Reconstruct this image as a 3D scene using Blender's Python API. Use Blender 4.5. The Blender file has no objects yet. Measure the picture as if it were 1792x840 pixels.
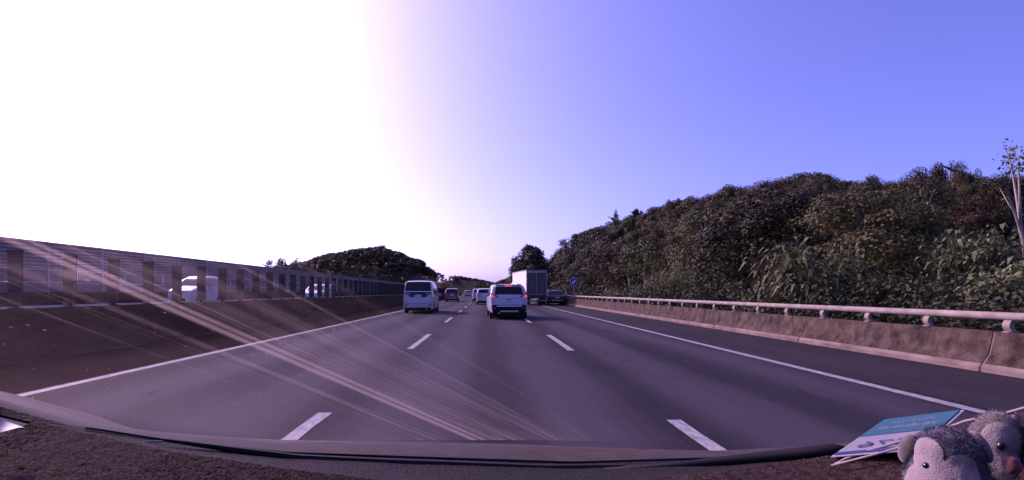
import bpy, bmesh, math, random
import numpy as np
from mathutils import Vector, Matrix

R = math.radians
random.seed(7)
rng = np.random.default_rng(7)
scene = bpy.context.scene
col = scene.collection

# ------------------------------------------------------------------ camera
CAM_H = 1.31
F = 867.0                       # focal length in photo pixels (1792 wide)
VX, VY = 850.0, 511.0           # where the optical axis meets the photo
cam_d = bpy.data.cameras.new('camera')
cam = bpy.data.objects.new('camera', cam_d)
col.objects.link(cam)
cam.location = (0, 0, CAM_H)
cam.rotation_euler = (R(90), 0, 0)
cam_d.sensor_width = 36
cam_d.lens = 36 * F / 1792
cam_d.shift_x = (896 - VX) / 1792
cam_d.shift_y = (VY - 420) / 1792
cam_d.clip_start = 0.01
cam_d.clip_end = 6000
scene.camera = cam

# ------------------------------------------------------------------ sky and sun
SUN_AZ, SUN_EL = -52.0, 33.0    # degrees from straight ahead (+Y), clockwise positive
world = bpy.data.worlds.new('World')
scene.world = world
world.use_nodes = True
wn, wl = world.node_tree.nodes, world.node_tree.links
wn.clear()
sky = wn.new('ShaderNodeTexSky')
sky.sky_type = 'NISHITA'
sky.sun_disc = False
sky.sun_elevation = R(SUN_EL)
sky.sun_rotation = R(SUN_AZ)
sky.altitude = 0
sky.air_density = 0.42
sky.dust_density = 3.1
sky.ozone_density = 3.0
tint = wn.new('ShaderNodeMix'); tint.data_type = 'RGBA'; tint.blend_type = 'MULTIPLY'
tint.inputs[0].default_value = 1.0
tint.inputs[7].default_value = (0.99, 0.785, 1.57, 1)
bg = wn.new('ShaderNodeBackground'); bg.inputs[1].default_value = 0.15
wo = wn.new('ShaderNodeOutputWorld')
wl.new(sky.outputs[0], tint.inputs[6]); wl.new(tint.outputs[2], bg.inputs[0]); wl.new(bg.outputs[0], wo.inputs[0])

sun_d = bpy.data.lights.new('sun', 'SUN')
sun_d.energy = 2.3
sun_d.angle = R(3.0)
sun_d.color = (1.0, 0.63, 0.50)
sun = bpy.data.objects.new('sun', sun_d); col.objects.link(sun)
_sd = Vector((math.sin(R(SUN_AZ)) * math.cos(R(SUN_EL)), math.cos(R(SUN_AZ)) * math.cos(R(SUN_EL)), math.sin(R(SUN_EL))))
sun.rotation_euler = _sd.to_track_quat('Z', 'Y').to_euler()
sun.location = _sd * 50

vs = scene.view_settings
vs.view_transform = 'Standard'; vs.look = 'None'; vs.exposure = 0.88; vs.gamma = 1.0
scene.render.engine = 'CYCLES'
scene.cycles.use_denoising = True
scene.cycles.max_bounces = 6
scene.cycles.transparent_max_bounces = 12
scene.cycles.volume_bounces = 0

# ------------------------------------------------------------------ helpers
def P(x, y, Y):
    """photo pixel and depth to a place in the scene"""
    return Vector(((x - VX) / F * Y, Y, CAM_H - (y - VY) / F * Y))

def cx(Y):
    """sideways drift of the motorway where it bends gently left"""
    d = max(0.0, Y - 40.0)
    return -0.00014 * d * d if d < 160 else -3.584 - 0.0448 * (d - 160)

def lerp_tab(x, xs, ys):
    return float(np.interp(x, xs, ys))

MATS = {}
def mat(name, color, rough=0.6, metal=0.0, var=0.0, scale=5.0, bump=0.0, bscale=40.0, coat=0.0, emit=None, estr=0.0,
        stretch=(1, 1, 1), objrand=0.0, color2=None, spec=0.5, coords='Object', sheen=0.0, detail=6.0):
    if name in MATS: return MATS[name]
    m = bpy.data.materials.new(name); m.use_nodes = True
    n, l = m.node_tree.nodes, m.node_tree.links
    b = n['Principled BSDF']
    b.inputs['Base Color'].default_value = (*color, 1)
    b.inputs['Roughness'].default_value = rough
    b.inputs['Metallic'].default_value = metal
    b.inputs['Specular IOR Level'].default_value = spec
    if coat: b.inputs['Coat Weight'].default_value = coat; b.inputs['Coat Roughness'].default_value = 0.05
    if sheen: b.inputs['Sheen Weight'].default_value = sheen
    if emit: b.inputs['Emission Color'].default_value = (*emit, 1); b.inputs['Emission Strength'].default_value = estr
    if var or bump or objrand or color2:
        tc = n.new('ShaderNodeTexCoord'); mp = n.new('ShaderNodeMapping'); mp.inputs['Scale'].default_value = stretch
        l.new(tc.outputs[coords], mp.inputs[0])
    if var or color2:
        tx = n.new('ShaderNodeTexNoise'); tx.inputs['Scale'].default_value = scale; tx.inputs['Detail'].default_value = detail
        tx.inputs['Roughness'].default_value = 0.65
        l.new(mp.outputs[0], tx.inputs['Vector'])
        cr = n.new('ShaderNodeValToRGB'); cr.color_ramp.elements[0].position = 0.32; cr.color_ramp.elements[1].position = 0.70
        c2 = color2 if color2 else tuple(min(1, c * (1 + var)) for c in color)
        c1 = color if color2 else tuple(c * (1 - var) for c in color)
        cr.color_ramp.elements[0].color = (*c1, 1); cr.color_ramp.elements[1].color = (*c2, 1)
        l.new(tx.outputs['Fac'], cr.inputs[0])
        out = cr.outputs[0]
        if objrand:
            oi = n.new('ShaderNodeObjectInfo'); hs = n.new('ShaderNodeHueSaturation')
            mr = n.new('ShaderNodeMapRange'); mr.inputs[3].default_value = 1 - objrand; mr.inputs[4].default_value = 1 + objrand
            l.new(oi.outputs['Random'], mr.inputs[0]); l.new(mr.outputs[0], hs.inputs['Value']); l.new(out, hs.inputs['Color'])
            m2 = n.new('ShaderNodeMapRange'); m2.inputs[3].default_value = 0.5 - objrand * 0.05; m2.inputs[4].default_value = 0.5 + objrand * 0.05
            mm = n.new('ShaderNodeMath'); mm.operation = 'MULTIPLY'; mm.inputs[1].default_value = 7.13
            fr = n.new('ShaderNodeMath'); fr.operation = 'FRACT'
            l.new(oi.outputs['Random'], mm.inputs[0]); l.new(mm.outputs[0], fr.inputs[0]); l.new(fr.outputs[0], m2.inputs[0]); l.new(m2.outputs[0], hs.inputs['Hue'])
            out = hs.outputs[0]
        l.new(out, b.inputs['Base Color'])
    if bump:
        bt = n.new('ShaderNodeTexNoise'); bt.inputs['Scale'].default_value = bscale; bt.inputs['Detail'].default_value = 5
        l.new(mp.outputs[0], bt.inputs['Vector'])
        bp = n.new('ShaderNodeBump'); bp.inputs['Strength'].default_value = bump; bp.inputs['Distance'].default_value = 0.02
        l.new(bt.outputs['Fac'], bp.inputs['Height']); l.new(bp.outputs[0], b.inputs['Normal'])
    MATS[name] = m
    return m

def leaf_mat(name, c1, c2, objrand=0.3, scale=0.8, trans=0.16):
    m = mat(name, c1, rough=0.65, color2=c2, scale=scale, objrand=objrand, spec=0.25, detail=3)
    n, l = m.node_tree.nodes, m.node_tree.links
    b = n['Principled BSDF']; o = n['Material Output']
    tr = n.new('ShaderNodeBsdfTranslucent'); mx = n.new('ShaderNodeMixShader'); mx.inputs[0].default_value = trans
    src = b.inputs['Base Color'].links[0].from_socket
    l.new(src, tr.inputs[0]); l.new(b.outputs[0], mx.inputs[1]); l.new(tr.outputs[0], mx.inputs[2]); l.new(mx.outputs[0], o.inputs[0])
    return m

def tag(o, label=None, cat=None, group=None, kind=None):
    if label: o['label'] = label
    if cat: o['category'] = cat
    if group: o['group'] = group
    if kind: o['kind'] = kind
    return o

def empty(name, loc=(0, 0, 0), rz=0.0, **kw):
    o = bpy.data.objects.new(name, None); col.objects.link(o)
    o.empty_display_size = 0.2
    o.location = loc; o.rotation_euler = (0, 0, rz)
    return tag(o, **kw)

def link(name, me, m=None, parent=None, loc=None):
    o = bpy.data.objects.new(name, me); col.objects.link(o)
    if m is not None and not me.materials: me.materials.append(m)
    if parent is not None: o.parent = parent
    if loc is not None: o.location = loc
    return o

class MB:
    """collects simple shapes into one mesh"""
    def __init__(s): s.v = []; s.f = []
    def add(s, vs, fs):
        k = len(s.v); s.v += [tuple(v) for v in vs]; s.f += [tuple(i + k for i in f) for f in fs]; return s
    def box(s, x0, x1, y0, y1, z0, z1):
        return s.add([(x0,y0,z0),(x1,y0,z0),(x1,y1,z0),(x0,y1,z0),(x0,y0,z1),(x1,y0,z1),(x1,y1,z1),(x0,y1,z1)],
                     [(0,3,2,1),(4,5,6,7),(0,1,5,4),(1,2,6,5),(2,3,7,6),(3,0,4,7)])
    def tube(s, pts, rad, n=8, caps=True, ry=None):
        pts = [Vector(p) for p in pts]; rs = rad if isinstance(rad, (list, tuple)) else [rad] * len(pts)
        k = len(s.v)
        for i, p in enumerate(pts):
            d = (pts[min(i + 1, len(pts) - 1)] - pts[max(i - 1, 0)]).normalized()
            up = Vector((0, 0, 1)) if abs(d.z) < 0.95 else Vector((0, 1, 0))
            a = d.cross(up).normalized(); b = a.cross(d)
            for j in range(n):
                t = 2 * math.pi * j / n
                s.v.append(tuple(p + a * (math.cos(t) * rs[i]) + b * (math.sin(t) * rs[i] * (ry or 1))))
        for i in range(len(pts) - 1):
            for j in range(n):
                s.f.append((k + i * n + j, k + i * n + (j + 1) % n, k + (i + 1) * n + (j + 1) % n, k + (i + 1) * n + j))
        if caps:
            s.f.append(tuple(k + j for j in range(n))[::-1]); e = k + (len(pts) - 1) * n; s.f.append(tuple(e + j for j in range(n)))
        return s
    def disc(s, c, axis, r0, r1, n=20, th=0.0):
        """ring (r0 inner) in the plane across axis 'x' or 'y'"""
        k = len(s.v)
        for r in (r0, r1):
            for j in range(n):
                t = 2 * math.pi * j / n; u, w = math.cos(t) * r, math.sin(t) * r
                s.v.append((c[0], c[1] + u, c[2] + w) if axis == 'x' else (c[0] + u, c[1], c[2] + w))
        for j in range(n): s.f.append((k + j, k + (j + 1) % n, k + n + (j + 1) % n, k + n + j))
        return s
    def grid(s, fn, us, ws):
        k = len(s.v); nu, nw = len(us), len(ws)
        for u in us:
            for w in ws: s.v.append(tuple(fn(u, w)))
        for i in range(nu - 1):
            for j in range(nw - 1): s.f.append((k + i*nw + j, k + (i+1)*nw + j, k + (i+1)*nw + j + 1, k + i*nw + j + 1))
        return s
    def prism(s, poly, y0, y1, fn=lambda x, y, z: (x, y, z)):
        """polygon in x,z pulled along y"""
        n = len(poly)
        vs = [fn(x, y0, z) for x, z in poly] + [fn(x, y1, z) for x, z in poly]
        return s.add(vs, [tuple(range(n))] + [tuple(range(2*n - 1, n - 1, -1))] + [(i, i + n, (i+1) % n + n, (i+1) % n) for i in range(n)])
    def mesh(s, name, smooth=False):
        me = bpy.data.meshes.new(name); me.from_pydata(s.v, [], s.f); me.update()
        if smooth:
            for p in me.polygons: p.use_smooth = True
        return me
    def build(s, name, m, parent=None, smooth=False, bevel=0.0, loc=None, fix=False):
        me = s.mesh(name, smooth)
        if fix or bevel:
            b = bmesh.new(); b.from_mesh(me)
            bmesh.ops.recalc_face_normals(b, faces=b.faces)
            if bevel:
                bmesh.ops.bevel(b, geom=list(b.edges), offset=bevel, segments=2, affect='EDGES', profile=0.6)
            b.to_mesh(me); b.free()
        return link(name, me, m, parent, loc)

def quads_mesh(name, q):
    """q: N x 4 x 3 array of quads"""
    n = len(q); me = bpy.data.meshes.new(name)
    me.vertices.add(n * 4); me.vertices.foreach_set('co', q.reshape(-1).astype(np.float32))
    me.loops.add(n * 4); me.loops.foreach_set('vertex_index', np.arange(n * 4, dtype=np.int32))
    me.polygons.add(n); me.polygons.foreach_set('loop_start', np.arange(0, n * 4, 4, dtype=np.int32))
    me.polygons.foreach_set('loop_total', np.full(n, 4, dtype=np.int32))
    me.update(calc_edges=True); me.validate()
    return me

def leaf_quads(centers, normals, size, rg, aspect=0.55, jitter=0.9, droop=0.0):
    """leaf shaped quads (diamonds) round the given centres"""
    n = len(centers)
    nr = normals + rg.normal(0, jitter, (n, 3)); nr /= np.linalg.norm(nr, axis=1, keepdims=True) + 1e-9
    t = rg.normal(0, 1, (n, 3)); t[:, 2] -= droop
    t -= nr * (t * nr).sum(1, keepdims=True); t /= np.linalg.norm(t, axis=1, keepdims=True) + 1e-9
    b = np.cross(nr, t)
    s = (size * rg.uniform(0.6, 1.35, n))[:, None]
    q = np.empty((n, 4, 3))
    q[:, 0] = centers - t * s * 0.5
    q[:, 1] = centers + b * s * 0.5 * aspect - t * s * 0.05
    q[:, 2] = centers + t * s * 0.5 - nr * s * 0.08
    q[:, 3] = centers - b * s * 0.5 * aspect - t * s * 0.05
    return q

def crown_quads(rg, rad, height, nclump, nleaf, size, base=0.25, fill=0.35, droop=0.0, aspect=0.55, clump=0.36):
    """a crown of leafy clumps: uneven outline with gaps; stands with its foot at z = 0"""
    out = []
    for _ in range(nclump):
        a = rg.uniform(0, 2 * math.pi); h = rg.uniform(base, 1.0)
        env = math.sin(math.pi * min(1.0, (h - base * 0.55) / (1.02 - base * 0.55)) ** 0.8) ** 0.6
        r = rad * env * math.sqrt(rg.uniform(0.05, 1.0)) * 0.86
        c = np.array([math.cos(a) * r, math.sin(a) * r, h * height * 0.9])
        cr = rad * clump * rg.uniform(0.65, 1.25)
        k = int(nleaf * rg.uniform(0.7, 1.3))
        d = rg.normal(0, 1, (k, 3)); d /= np.linalg.norm(d, axis=1, keepdims=True)
        d[:, 2] = np.where(rg.random(k) < 0.6, np.abs(d[:, 2]), d[:, 2])
        rr = cr * np.where(rg.random(k) < fill, rg.uniform(0.2, 1, k), rg.uniform(0.85, 1.12, k))
        pts = c + d * rr[:, None] * np.array([1, 1, 0.72])
        out.append(leaf_quads(pts, d + np.array([0, 0, 0.35]), size, rg, aspect, 0.42, droop))
    return np.concatenate(out)

# ------------------------------------------------------------------ materials
def asphalt_mat(name, c0, c1, tracks, spec=0.06):
    m = bpy.data.materials.new(name); m.use_nodes = True
    n, l = m.node_tree.nodes, m.node_tree.links; b = n['Principled BSDF']
    b.inputs['Roughness'].default_value = 0.9; b.inputs['Specular IOR Level'].default_value = spec
    tc = n.new('ShaderNodeTexCoord')
    def nz(sc, stretch, detail=6, ro=.6):
        mp = n.new('ShaderNodeMapping'); mp.inputs['Scale'].default_value = stretch; l.new(tc.outputs['Object'], mp.inputs[0])
        t = n.new('ShaderNodeTexNoise'); t.inputs['Scale'].default_value = sc; t.inputs['Detail'].default_value = detail; t.inputs['Roughness'].default_value = ro
        l.new(mp.outputs[0], t.inputs['Vector']); return t.outputs['Fac']
    def mt(op, a, b2, clamp=False):
        k = n.new('ShaderNodeMath'); k.operation = op; k.use_clamp = clamp
        for i, v in enumerate((a, b2)):
            if isinstance(v, (int, float)): k.inputs[i].default_value = v
            else: l.new(v, k.inputs[i])
        return k.outputs[0]
    sx = n.new('ShaderNodeSeparateXYZ'); l.new(tc.outputs['Object'], sx.inputs[0])
    tr = mt('MULTIPLY', mt('COSINE', mt('MULTIPLY', mt('ADD', sx.outputs[0], 0.82), 2 * math.pi / 1.83), 0), tracks)
    long_ = nz(1.0, (2.2, .05, 1), 5); blot = nz(.35, (1, .45, 1), 7, .7); grain = nz(38, (1, .6, 1), 4, .8)
    v = mt('ADD', mt('ADD', mt('MULTIPLY', long_, .35), mt('MULTIPLY', blot, .45)), mt('ADD', mt('MULTIPLY', grain, .46), tr))
    cr = n.new('ShaderNodeValToRGB'); cr.color_ramp.elements[0].position = .46; cr.color_ramp.elements[1].position = .72
    cr.color_ramp.elements[0].color = (*c0, 1); cr.color_ramp.elements[1].color = (*c1, 1); l.new(v, cr.inputs[0])
    # thin meandering cracks and tar seams
    cm = n.new('ShaderNodeMapping'); cm.inputs['Scale'].default_value = (.55, .16, 1); l.new(tc.outputs['Object'], cm.inputs[0])
    wz = n.new('ShaderNodeTexNoise'); wz.inputs['Scale'].default_value = 3; l.new(cm.outputs[0], wz.inputs['Vector'])
    vm = n.new('ShaderNodeVectorMath'); vm.operation = 'MULTIPLY_ADD'; vm.inputs[1].default_value = (.5, .5, 0); l.new(wz.outputs['Color'], vm.inputs[0]); l.new(cm.outputs[0], vm.inputs[2])
    vo = n.new('ShaderNodeTexVoronoi'); vo.feature = 'DISTANCE_TO_EDGE'; vo.inputs['Scale'].default_value = 1.0; l.new(vm.outputs[0], vo.inputs['Vector'])
    ck = mt('LESS_THAN', vo.outputs['Distance'], .006)
    gate = mt('GREATER_THAN', nz(.22, (1, .5, 1), 1), .58)
    mx = n.new('ShaderNodeMix'); mx.data_type = 'RGBA'; l.new(mt('MULTIPLY', mt('MULTIPLY', ck, gate), .6), mx.inputs[0]); l.new(cr.outputs[0], mx.inputs[6]); mx.inputs[7].default_value = (.012, .011, .013, 1)
    l.new(mx.outputs[2], b.inputs['Base Color'])
    bp = n.new('ShaderNodeBump'); bp.inputs['Strength'].default_value = .35; bp.inputs['Distance'].default_value = .01; l.new(nz(70, (1, 1, 1), 3), bp.inputs['Height']); l.new(bp.outputs[0], b.inputs['Normal'])
    return m
M_asphalt = asphalt_mat('asphalt', (0.015, 0.0135, 0.019), (0.046, 0.041, 0.054), .11)
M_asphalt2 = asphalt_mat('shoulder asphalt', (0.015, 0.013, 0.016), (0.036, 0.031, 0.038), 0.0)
M_asphalt3 = asphalt_mat('shaded median shoulder', (0.009, 0.006, 0.007), (0.024, 0.017, 0.017), 0.0, 0.0)  # median barrier's shade put into the shoulder colour
M_line = mat('road paint', (0.13, 0.13, 0.14), 0.75, color2=(0.36, 0.36, 0.36), scale=14, stretch=(1, 0.5, 1), detail=10, spec=0.2)
M_conc = mat('stained concrete', (0.016, 0.011, 0.009), 0.95, color2=(0.118, 0.084, 0.066), scale=5.0, stretch=(1, 0.8, 0.6), bump=0.7, bscale=40, spec=0.1, detail=15)
M_toe = mat('dusty concrete toe', (0.10, 0.075, 0.063), 0.95, color2=(0.25, 0.195, 0.165), scale=3.0, stretch=(1, 0.5, 1), bump=0.5, bscale=40, spec=0.1, detail=12)
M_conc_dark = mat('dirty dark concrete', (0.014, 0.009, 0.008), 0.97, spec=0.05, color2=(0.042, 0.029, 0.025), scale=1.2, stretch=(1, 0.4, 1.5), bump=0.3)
M_rail = mat('painted pale steel', (0.17, 0.14, 0.115), 0.75, color2=(0.33, 0.28, 0.235), scale=4, spec=0.2, detail=10)
M_green = mat('dark green plastic', (0.009, 0.018, 0.022), 0.8, var=0.4, scale=4, spec=0.2)
M_slat = mat('noise wall louvre', (0.20, 0.17, 0.165), 0.7, color2=(0.42, 0.36, 0.35), scale=1.5, spec=0.2, detail=8)
M_slatgap = mat('noise wall panel', (0.15, 0.128, 0.132), 0.8, var=0.15, scale=2)
M_post = mat('noise wall steel', (0.30, 0.29, 0.31), 0.5, metal=0.2, var=0.1)
M_pale = mat('pale concrete kerb', (0.50, 0.46, 0.43), 0.85, var=0.15, scale=3)
M_ground = mat('earth', (0.050, 0.048, 0.030), 0.95, color2=(0.10, 0.085, 0.05), scale=0.4)
M_hill = mat('forest floor', (0.012, 0.012, 0.007), 0.95, color2=(0.028, 0.024, 0.014), scale=0.25)
L_hill = leaf_mat('hill foliage', (0.019, 0.021, 0.007), (0.125, 0.112, 0.036), 0.75)
L_far = leaf_mat('far foliage', (0.022, 0.026, 0.012), (0.060, 0.056, 0.026), 0.0, scale=0.06)
L_near = leaf_mat('roadside leaves', (0.030, 0.044, 0.015), (0.19, 0.20, 0.085), 0.3, scale=4.0)
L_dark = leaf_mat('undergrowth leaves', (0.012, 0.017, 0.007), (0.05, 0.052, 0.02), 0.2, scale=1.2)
L_glare = leaf_mat('glare-tinted foliage', (0.028, 0.019, 0.011), (0.10, 0.060, 0.034), 0.3)  # reddish glare over the hill put into the leaf colour
M_bark = mat('bark', (0.09, 0.07, 0.055), 0.9, var=0.35, scale=6, bump=0.4, bscale=20)
M_bark_pale = mat('pale bark', (0.34, 0.29, 0.24), 0.85, var=0.25, scale=5, bump=0.3, bscale=20)

# ------------------------------------------------------------------ ground and roads
def strip(xl, xr, z, ys):
    return MB().grid(lambda Y, k: (cx(Y) + (xl, xr)[k], Y, z), ys, [0, 1])
YS = list(np.concatenate([np.arange(-14, 60, 6.0), np.arange(60, 700, 12.0)]))
g = MB().grid(lambda x, y: (x, y, -0.06), [-3000, -600, -100, 0, 100, 600, 3000], [-300, 0, 300, 900, 5000]).build('ground', M_ground)
tag(g, kind='structure')
road = strip(-8.62, 8.10, 0.0, YS).build('road', M_asphalt); tag(road, kind='structure')
so = strip(5.62, 8.10, 0.004, YS).build('shoulder', M_asphalt2, road)
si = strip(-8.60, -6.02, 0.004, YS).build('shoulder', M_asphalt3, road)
opp = strip(-24.4, -9.05, 0.40, YS).build('opposite_road', M_asphalt); tag(opp, kind='structure')

def ribbon(x, w, y0, y1, z=0.008, step=4.0):
    n = max(2, int((y1 - y0) / step) + 1)
    return MB().grid(lambda Y, k: (cx(Y) + x + (-w/2, w/2)[k], Y, z), list(np.linspace(y0, y1, n)), [0, 1])
ribbon(-5.86, 0.17, -12, 600).build('edge_line', M_line, road)
ribbon(5.40, 0.17, -12, 600).build('edge_line', M_line, road)
def dash_mesh(seed):
    rg = random.Random(seed); pts_l, pts_r = [], []
    n = 14
    for i in range(n + 1):
        y = 4.0 * i / n
        pts_l.append((-0.075 + rg.uniform(-.006, .006), y, 0)); pts_r.append((0.075 + rg.uniform(-.006, .006), y, 0))
    m = MB(); m.add(pts_l + pts_r, [(i, i + n + 1, i + n + 2, i + 1) for i in range(n)])
    me = m.mesh('lane_dash'); me.materials.append(M_line); return me
DM = [dash_mesh(i) for i in range(4)]
# far ends of the dashes sit at 5.38 + 10 k metres (left row) as in the photo
for k in range(26):
    for x0, y0 in ((-1.735, 1.35), (1.91, 1.05)):
        Y = y0 + 10.0 * k
        o = link('lane_dash', DM[k % 4], None, road, (cx(Y) + x0, Y, 0.008))
        o.rotation_euler = (0, 0, math.atan2(-(cx(Y + 4) - cx(Y)), 4.0))
for x in (-12.9, -16.6, -20.3):
    for k in range(22):
        Y = 6 + 10.0 * k
        link('lane_dash', DM[k % 4], None, opp, (cx(Y) + x, Y, 0.408))
ribbon(-9.6, 0.17, -12, 500, 0.408).build('edge_line', M_line, opp)
ribbon(-23.6, 0.17, -12, 500, 0.408).build('edge_line', M_line, opp)

# ------------------------------------------------------------------ roadside barrier (concrete parapet with pale rail)
barrier = empty('roadside_barrier', (8.3, 8, 0), label='stained concrete barrier with pale steel top rail along the hillside', cat='barrier')
def chain(prof, y0, y1, x):
    """closed profile (x,z) swept along the motorway, local to its thing"""
    return MB().prism(prof, y0, y1, lambda a, y, z: (x + a + cx(y), y, z))
PROF = [(-0.25, 0.012), (-0.25, 0.09), (-0.11, 0.30), (-0.03, 0.665), (0.15, 0.665), (0.17, 0.012)]
SEG = 4.7
def local(o, parent):
    o.parent = parent; o.matrix_parent_inverse = Matrix.Translation(parent.location).inverted(); return o
for k in range(-3, 40):
    y0 = 8.06 + SEG * k
    o = chain(PROF, y0 + 0.015, y0 + SEG - 0.015, 8.30).build('concrete_segment', M_conc, None, bevel=0.012)
    local(o, barrier)
    o = chain([(-0.253, 0.012), (-0.253, 0.09), (-0.215, 0.146), (-0.209, 0.143), (-0.246, 0.087), (-0.246, 0.012)], y0 + 0.03, y0 + SEG - 0.03, 8.30).build('toe_strip', M_toe, None); local(o, barrier)
jn = MB()
for k in range(-3, 40):
    y0 = 8.06 + SEG * k
    me = chain([(a + (0.012 if a < 0 else -0.01), z - (0.01 if z > .1 else 0)) for a, z in PROF], y0 - 0.03, y0 + 0.03, 8.30)
    o = me.build('joint_filler', M_toe, None); local(o, barrier)
rpts = [(8.30 + cx(Y) + 0.06, Y, 0.918) for Y in np.concatenate([np.arange(-6, 60, 4), np.arange(60, 195, 9)])]
local(MB().tube(rpts, 0.066, 12).build('top_rail', M_rail, None, smooth=True), barrier)
pm = MB()
# curved cast bracket: foot plate, bowed web, saddle under the rail
pm.box(-0.07, 0.09, -0.055, 0.055, 0, 0.015)
for i in range(6):
    t0, t1 = i / 6, (i + 1) / 6
    f = lambda t: 0.01 - 0.045 * math.sin(math.pi * t)
    x0, x1 = f(t0), f(t1); z0, z1 = 0.012 + 0.19 * t0, 0.012 + 0.19 * t1; w0 = 0.058
    pm.add([(x0-.03,-w0,z0),(x0+.05,-w0,z0),(x0+.05,w0,z0),(x0-.03,w0,z0),(x1-.03,-w0,z1),(x1+.05,-w0,z1),(x1+.05,w0,z1),(x1-.03,w0,z1)],
           [(0,1,5,4),(1,2,6,5),(2,3,7,6),(3,0,4,7)])
post_me = pm.mesh('rail_post'); post_me.materials.append(M_rail)
for k in range(-6, 116):
    Y = 7.9 + 1.45 * k
    local(link('rail_post', post_me, None, None, (8.355 + cx(Y), Y, 0.666)), barrier)

# ------------------------------------------------------------------ median barrier with glare boards
median = empty('median_barrier', (-8.8, 20, 0), label='dark concrete median barrier topped with green glare boards', cat='barrier')
MPROF = [(0.22, 0.012), (0.22, 0.10), (0.12, 0.32), (0.08, 1.0), (-0.14, 1.0), (-0.22, 0.012)]
for k in range(-2, 24):
    y0 = 6.0 * k + 1.0
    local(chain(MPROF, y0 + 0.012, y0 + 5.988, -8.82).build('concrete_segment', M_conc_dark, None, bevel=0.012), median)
bd = MB(); bd.box(-0.125, 0.125, -0.02, 0.02, 0.05, 1.09); bd.box(-0.135, 0.135, -0.028, 0.028, 1.06, 1.10)
bd.box(-0.09, 0.09, -0.06, 0.06, 0, 0.02); bd.box(-0.03, 0.03, -0.04, 0.04, 0.018, 0.30)
bd_me = bd.mesh('glare_board'); bd_me.materials.append(M_green)
for k in range(-1, 110):
    Y = 8.1 + 1.22 * k
    o = link('glare_board', bd_me, None, None, (-8.85 + cx(Y), Y, 1.0)); o.rotation_euler = (R(random.uniform(-1, 1)), 0, R(random.uniform(-4, 4) + 6))
    local(o, median)

# ------------------------------------------------------------------ noise wall beyond the opposite carriageway
nw = empty('noise_wall', (-24.8, 60, 0.4), label='long louvred noise wall beyond the opposite carriageway', cat='wall')
BAY = 4.0
def bay(fn):
    m = MB(); fn(m); return m
pan = bay(lambda m: m.box(-0.06, 0.0, 0.06, BAY - 0.06, 0.88, 3.67))
pan_me = pan.mesh('backing_panel'); pan_me.materials.append(M_slatgap)
sl = MB()
sl.box(0.0, 0.075, 0.05, BAY - 0.05, 0, 0.105)
sl_me = sl.mesh('louvre_slat'); sl_me.materials.append(M_slat)
pst = MB().box(-0.10, 0.10, -0.055, 0.055, 0.5, 3.66); pst_me = pst.mesh('wall_post'); pst_me.materials.append(M_post)
cap = MB().box(-0.12, 0.13, 0, BAY - 0.005, 3.66, 3.74); cap_me = cap.mesh('wall_cap'); cap_me.materials.append(M_slat)
low = MB().box(0.002, 0.03, 0.06, BAY - 0.06, 0.92, 1.42); low.box(0.002, 0.03, 0.06, BAY - 0.06, 1.47, 2.16)
low_me = low.mesh('lower_panel'); low_me.materials.append(M_slatgap)
fr = MB().box(0.03, 0.07, 0.06, BAY - 0.06, 1.42, 1.47); fr.box(0.03, 0.07, 0.06, BAY - 0.06, 2.14, 2.19)
fr.box(0.03, 0.07, BAY/2 - 0.03, BAY/2 + 0.03, 1.47, 2.14)
fr_me = fr.mesh('panel_frame'); fr_me.materials.append(M_pale)
bs = MB().box(-0.25, 0.16, 0, BAY - 0.01, 0, 0.90); bs_me = bs.mesh('wall_base'); bs_me.materials.append(M_conc_dark)
kb = MB().box(0.17, 0.42, 0, BAY - 0.01, 0, 0.16); kb_me = kb.mesh('wall_kerb'); kb_me.materials.append(M_pale)
nslat = 0
for k in range(44):
    Y = 8 + BAY * k
    x = cx(Y + BAY/2); rz = math.atan2(-(cx(Y + BAY) - cx(Y)), BAY)
    for nm, me in (('backing_panel', pan_me), ('wall_post', pst_me), ('wall_cap', cap_me), ('lower_panel', low_me), ('panel_frame', fr_me), ('wall_base', bs_me), ('wall_kerb', kb_me)):
        o = link(nm, me, None, None, (-24.8 + x, Y, 0.4)); o.rotation_euler = (0, 0, rz); local(o, nw)
    for i in range(7):
        if nslat < 290:
            o = link('louvre_slat', sl_me, None, None, (-24.8 + x, Y, 0.4 + 2.24 + 0.2 * i)); o.rotation_euler = (0, 0, rz); local(o, nw); nslat += 1
far_sl = MB()
for k in range(41, 44):
    Y = 8 + BAY * k
    for i in range(7): far_sl.box(-24.8 + cx(Y + 2), -24.72 + cx(Y + 2), Y + .05, Y + BAY - .05, 2.64 + .2*i, 2.745 + .2*i)
o = far_sl.build('louvre_slats', M_slat); tag(o, kind='stuff'); local(o, nw)

# ------------------------------------------------------------------ hills
SILX = [880, 897, 930, 965, 985, 1010, 1075, 1100, 1165, 1200, 1290, 1380, 1470, 1500, 1580, 1640, 1690, 1730, 1800, 2100]
SILY = [478, 470, 445, 432, 416, 408, 388, 378, 358, 346, 330, 312, 306, 316, 304, 298, 300, 308, 296, 280]
def sil(x): return lerp_tab(x, SILX, SILY)
def hc(Y): return lerp_tab(Y, [0, 46, 82, 137, 220, 300, 370, 430], [4.5, 6.0, 13.0, 18.0, 22.0, 24.0, 16.0, 0.0])
def sstep(t): t = max(0.0, min(1.0, t)); return t * t * (3 - 2 * t)
def hill_r(X, Y):
    b = 13 if Y < 150 else 13 + (Y - 150) * 0.04
    h = sstep((X - b) / 37.0) * hc(Y) + 0.5 * math.sin(X * .31 + Y * .17) * sstep((X - b) / 10)
    return h - 0.05 + (0.0 if X > 9 else -0.5)
hr = MB().grid(lambda Y, X: (X, Y, hill_r(X, Y)), list(np.arange(-10, 440, 6.0)), list(np.arange(9.0, 130, 4.0))).build('hillside', M_hill, smooth=True)
tag(hr, kind='structure')

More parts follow.
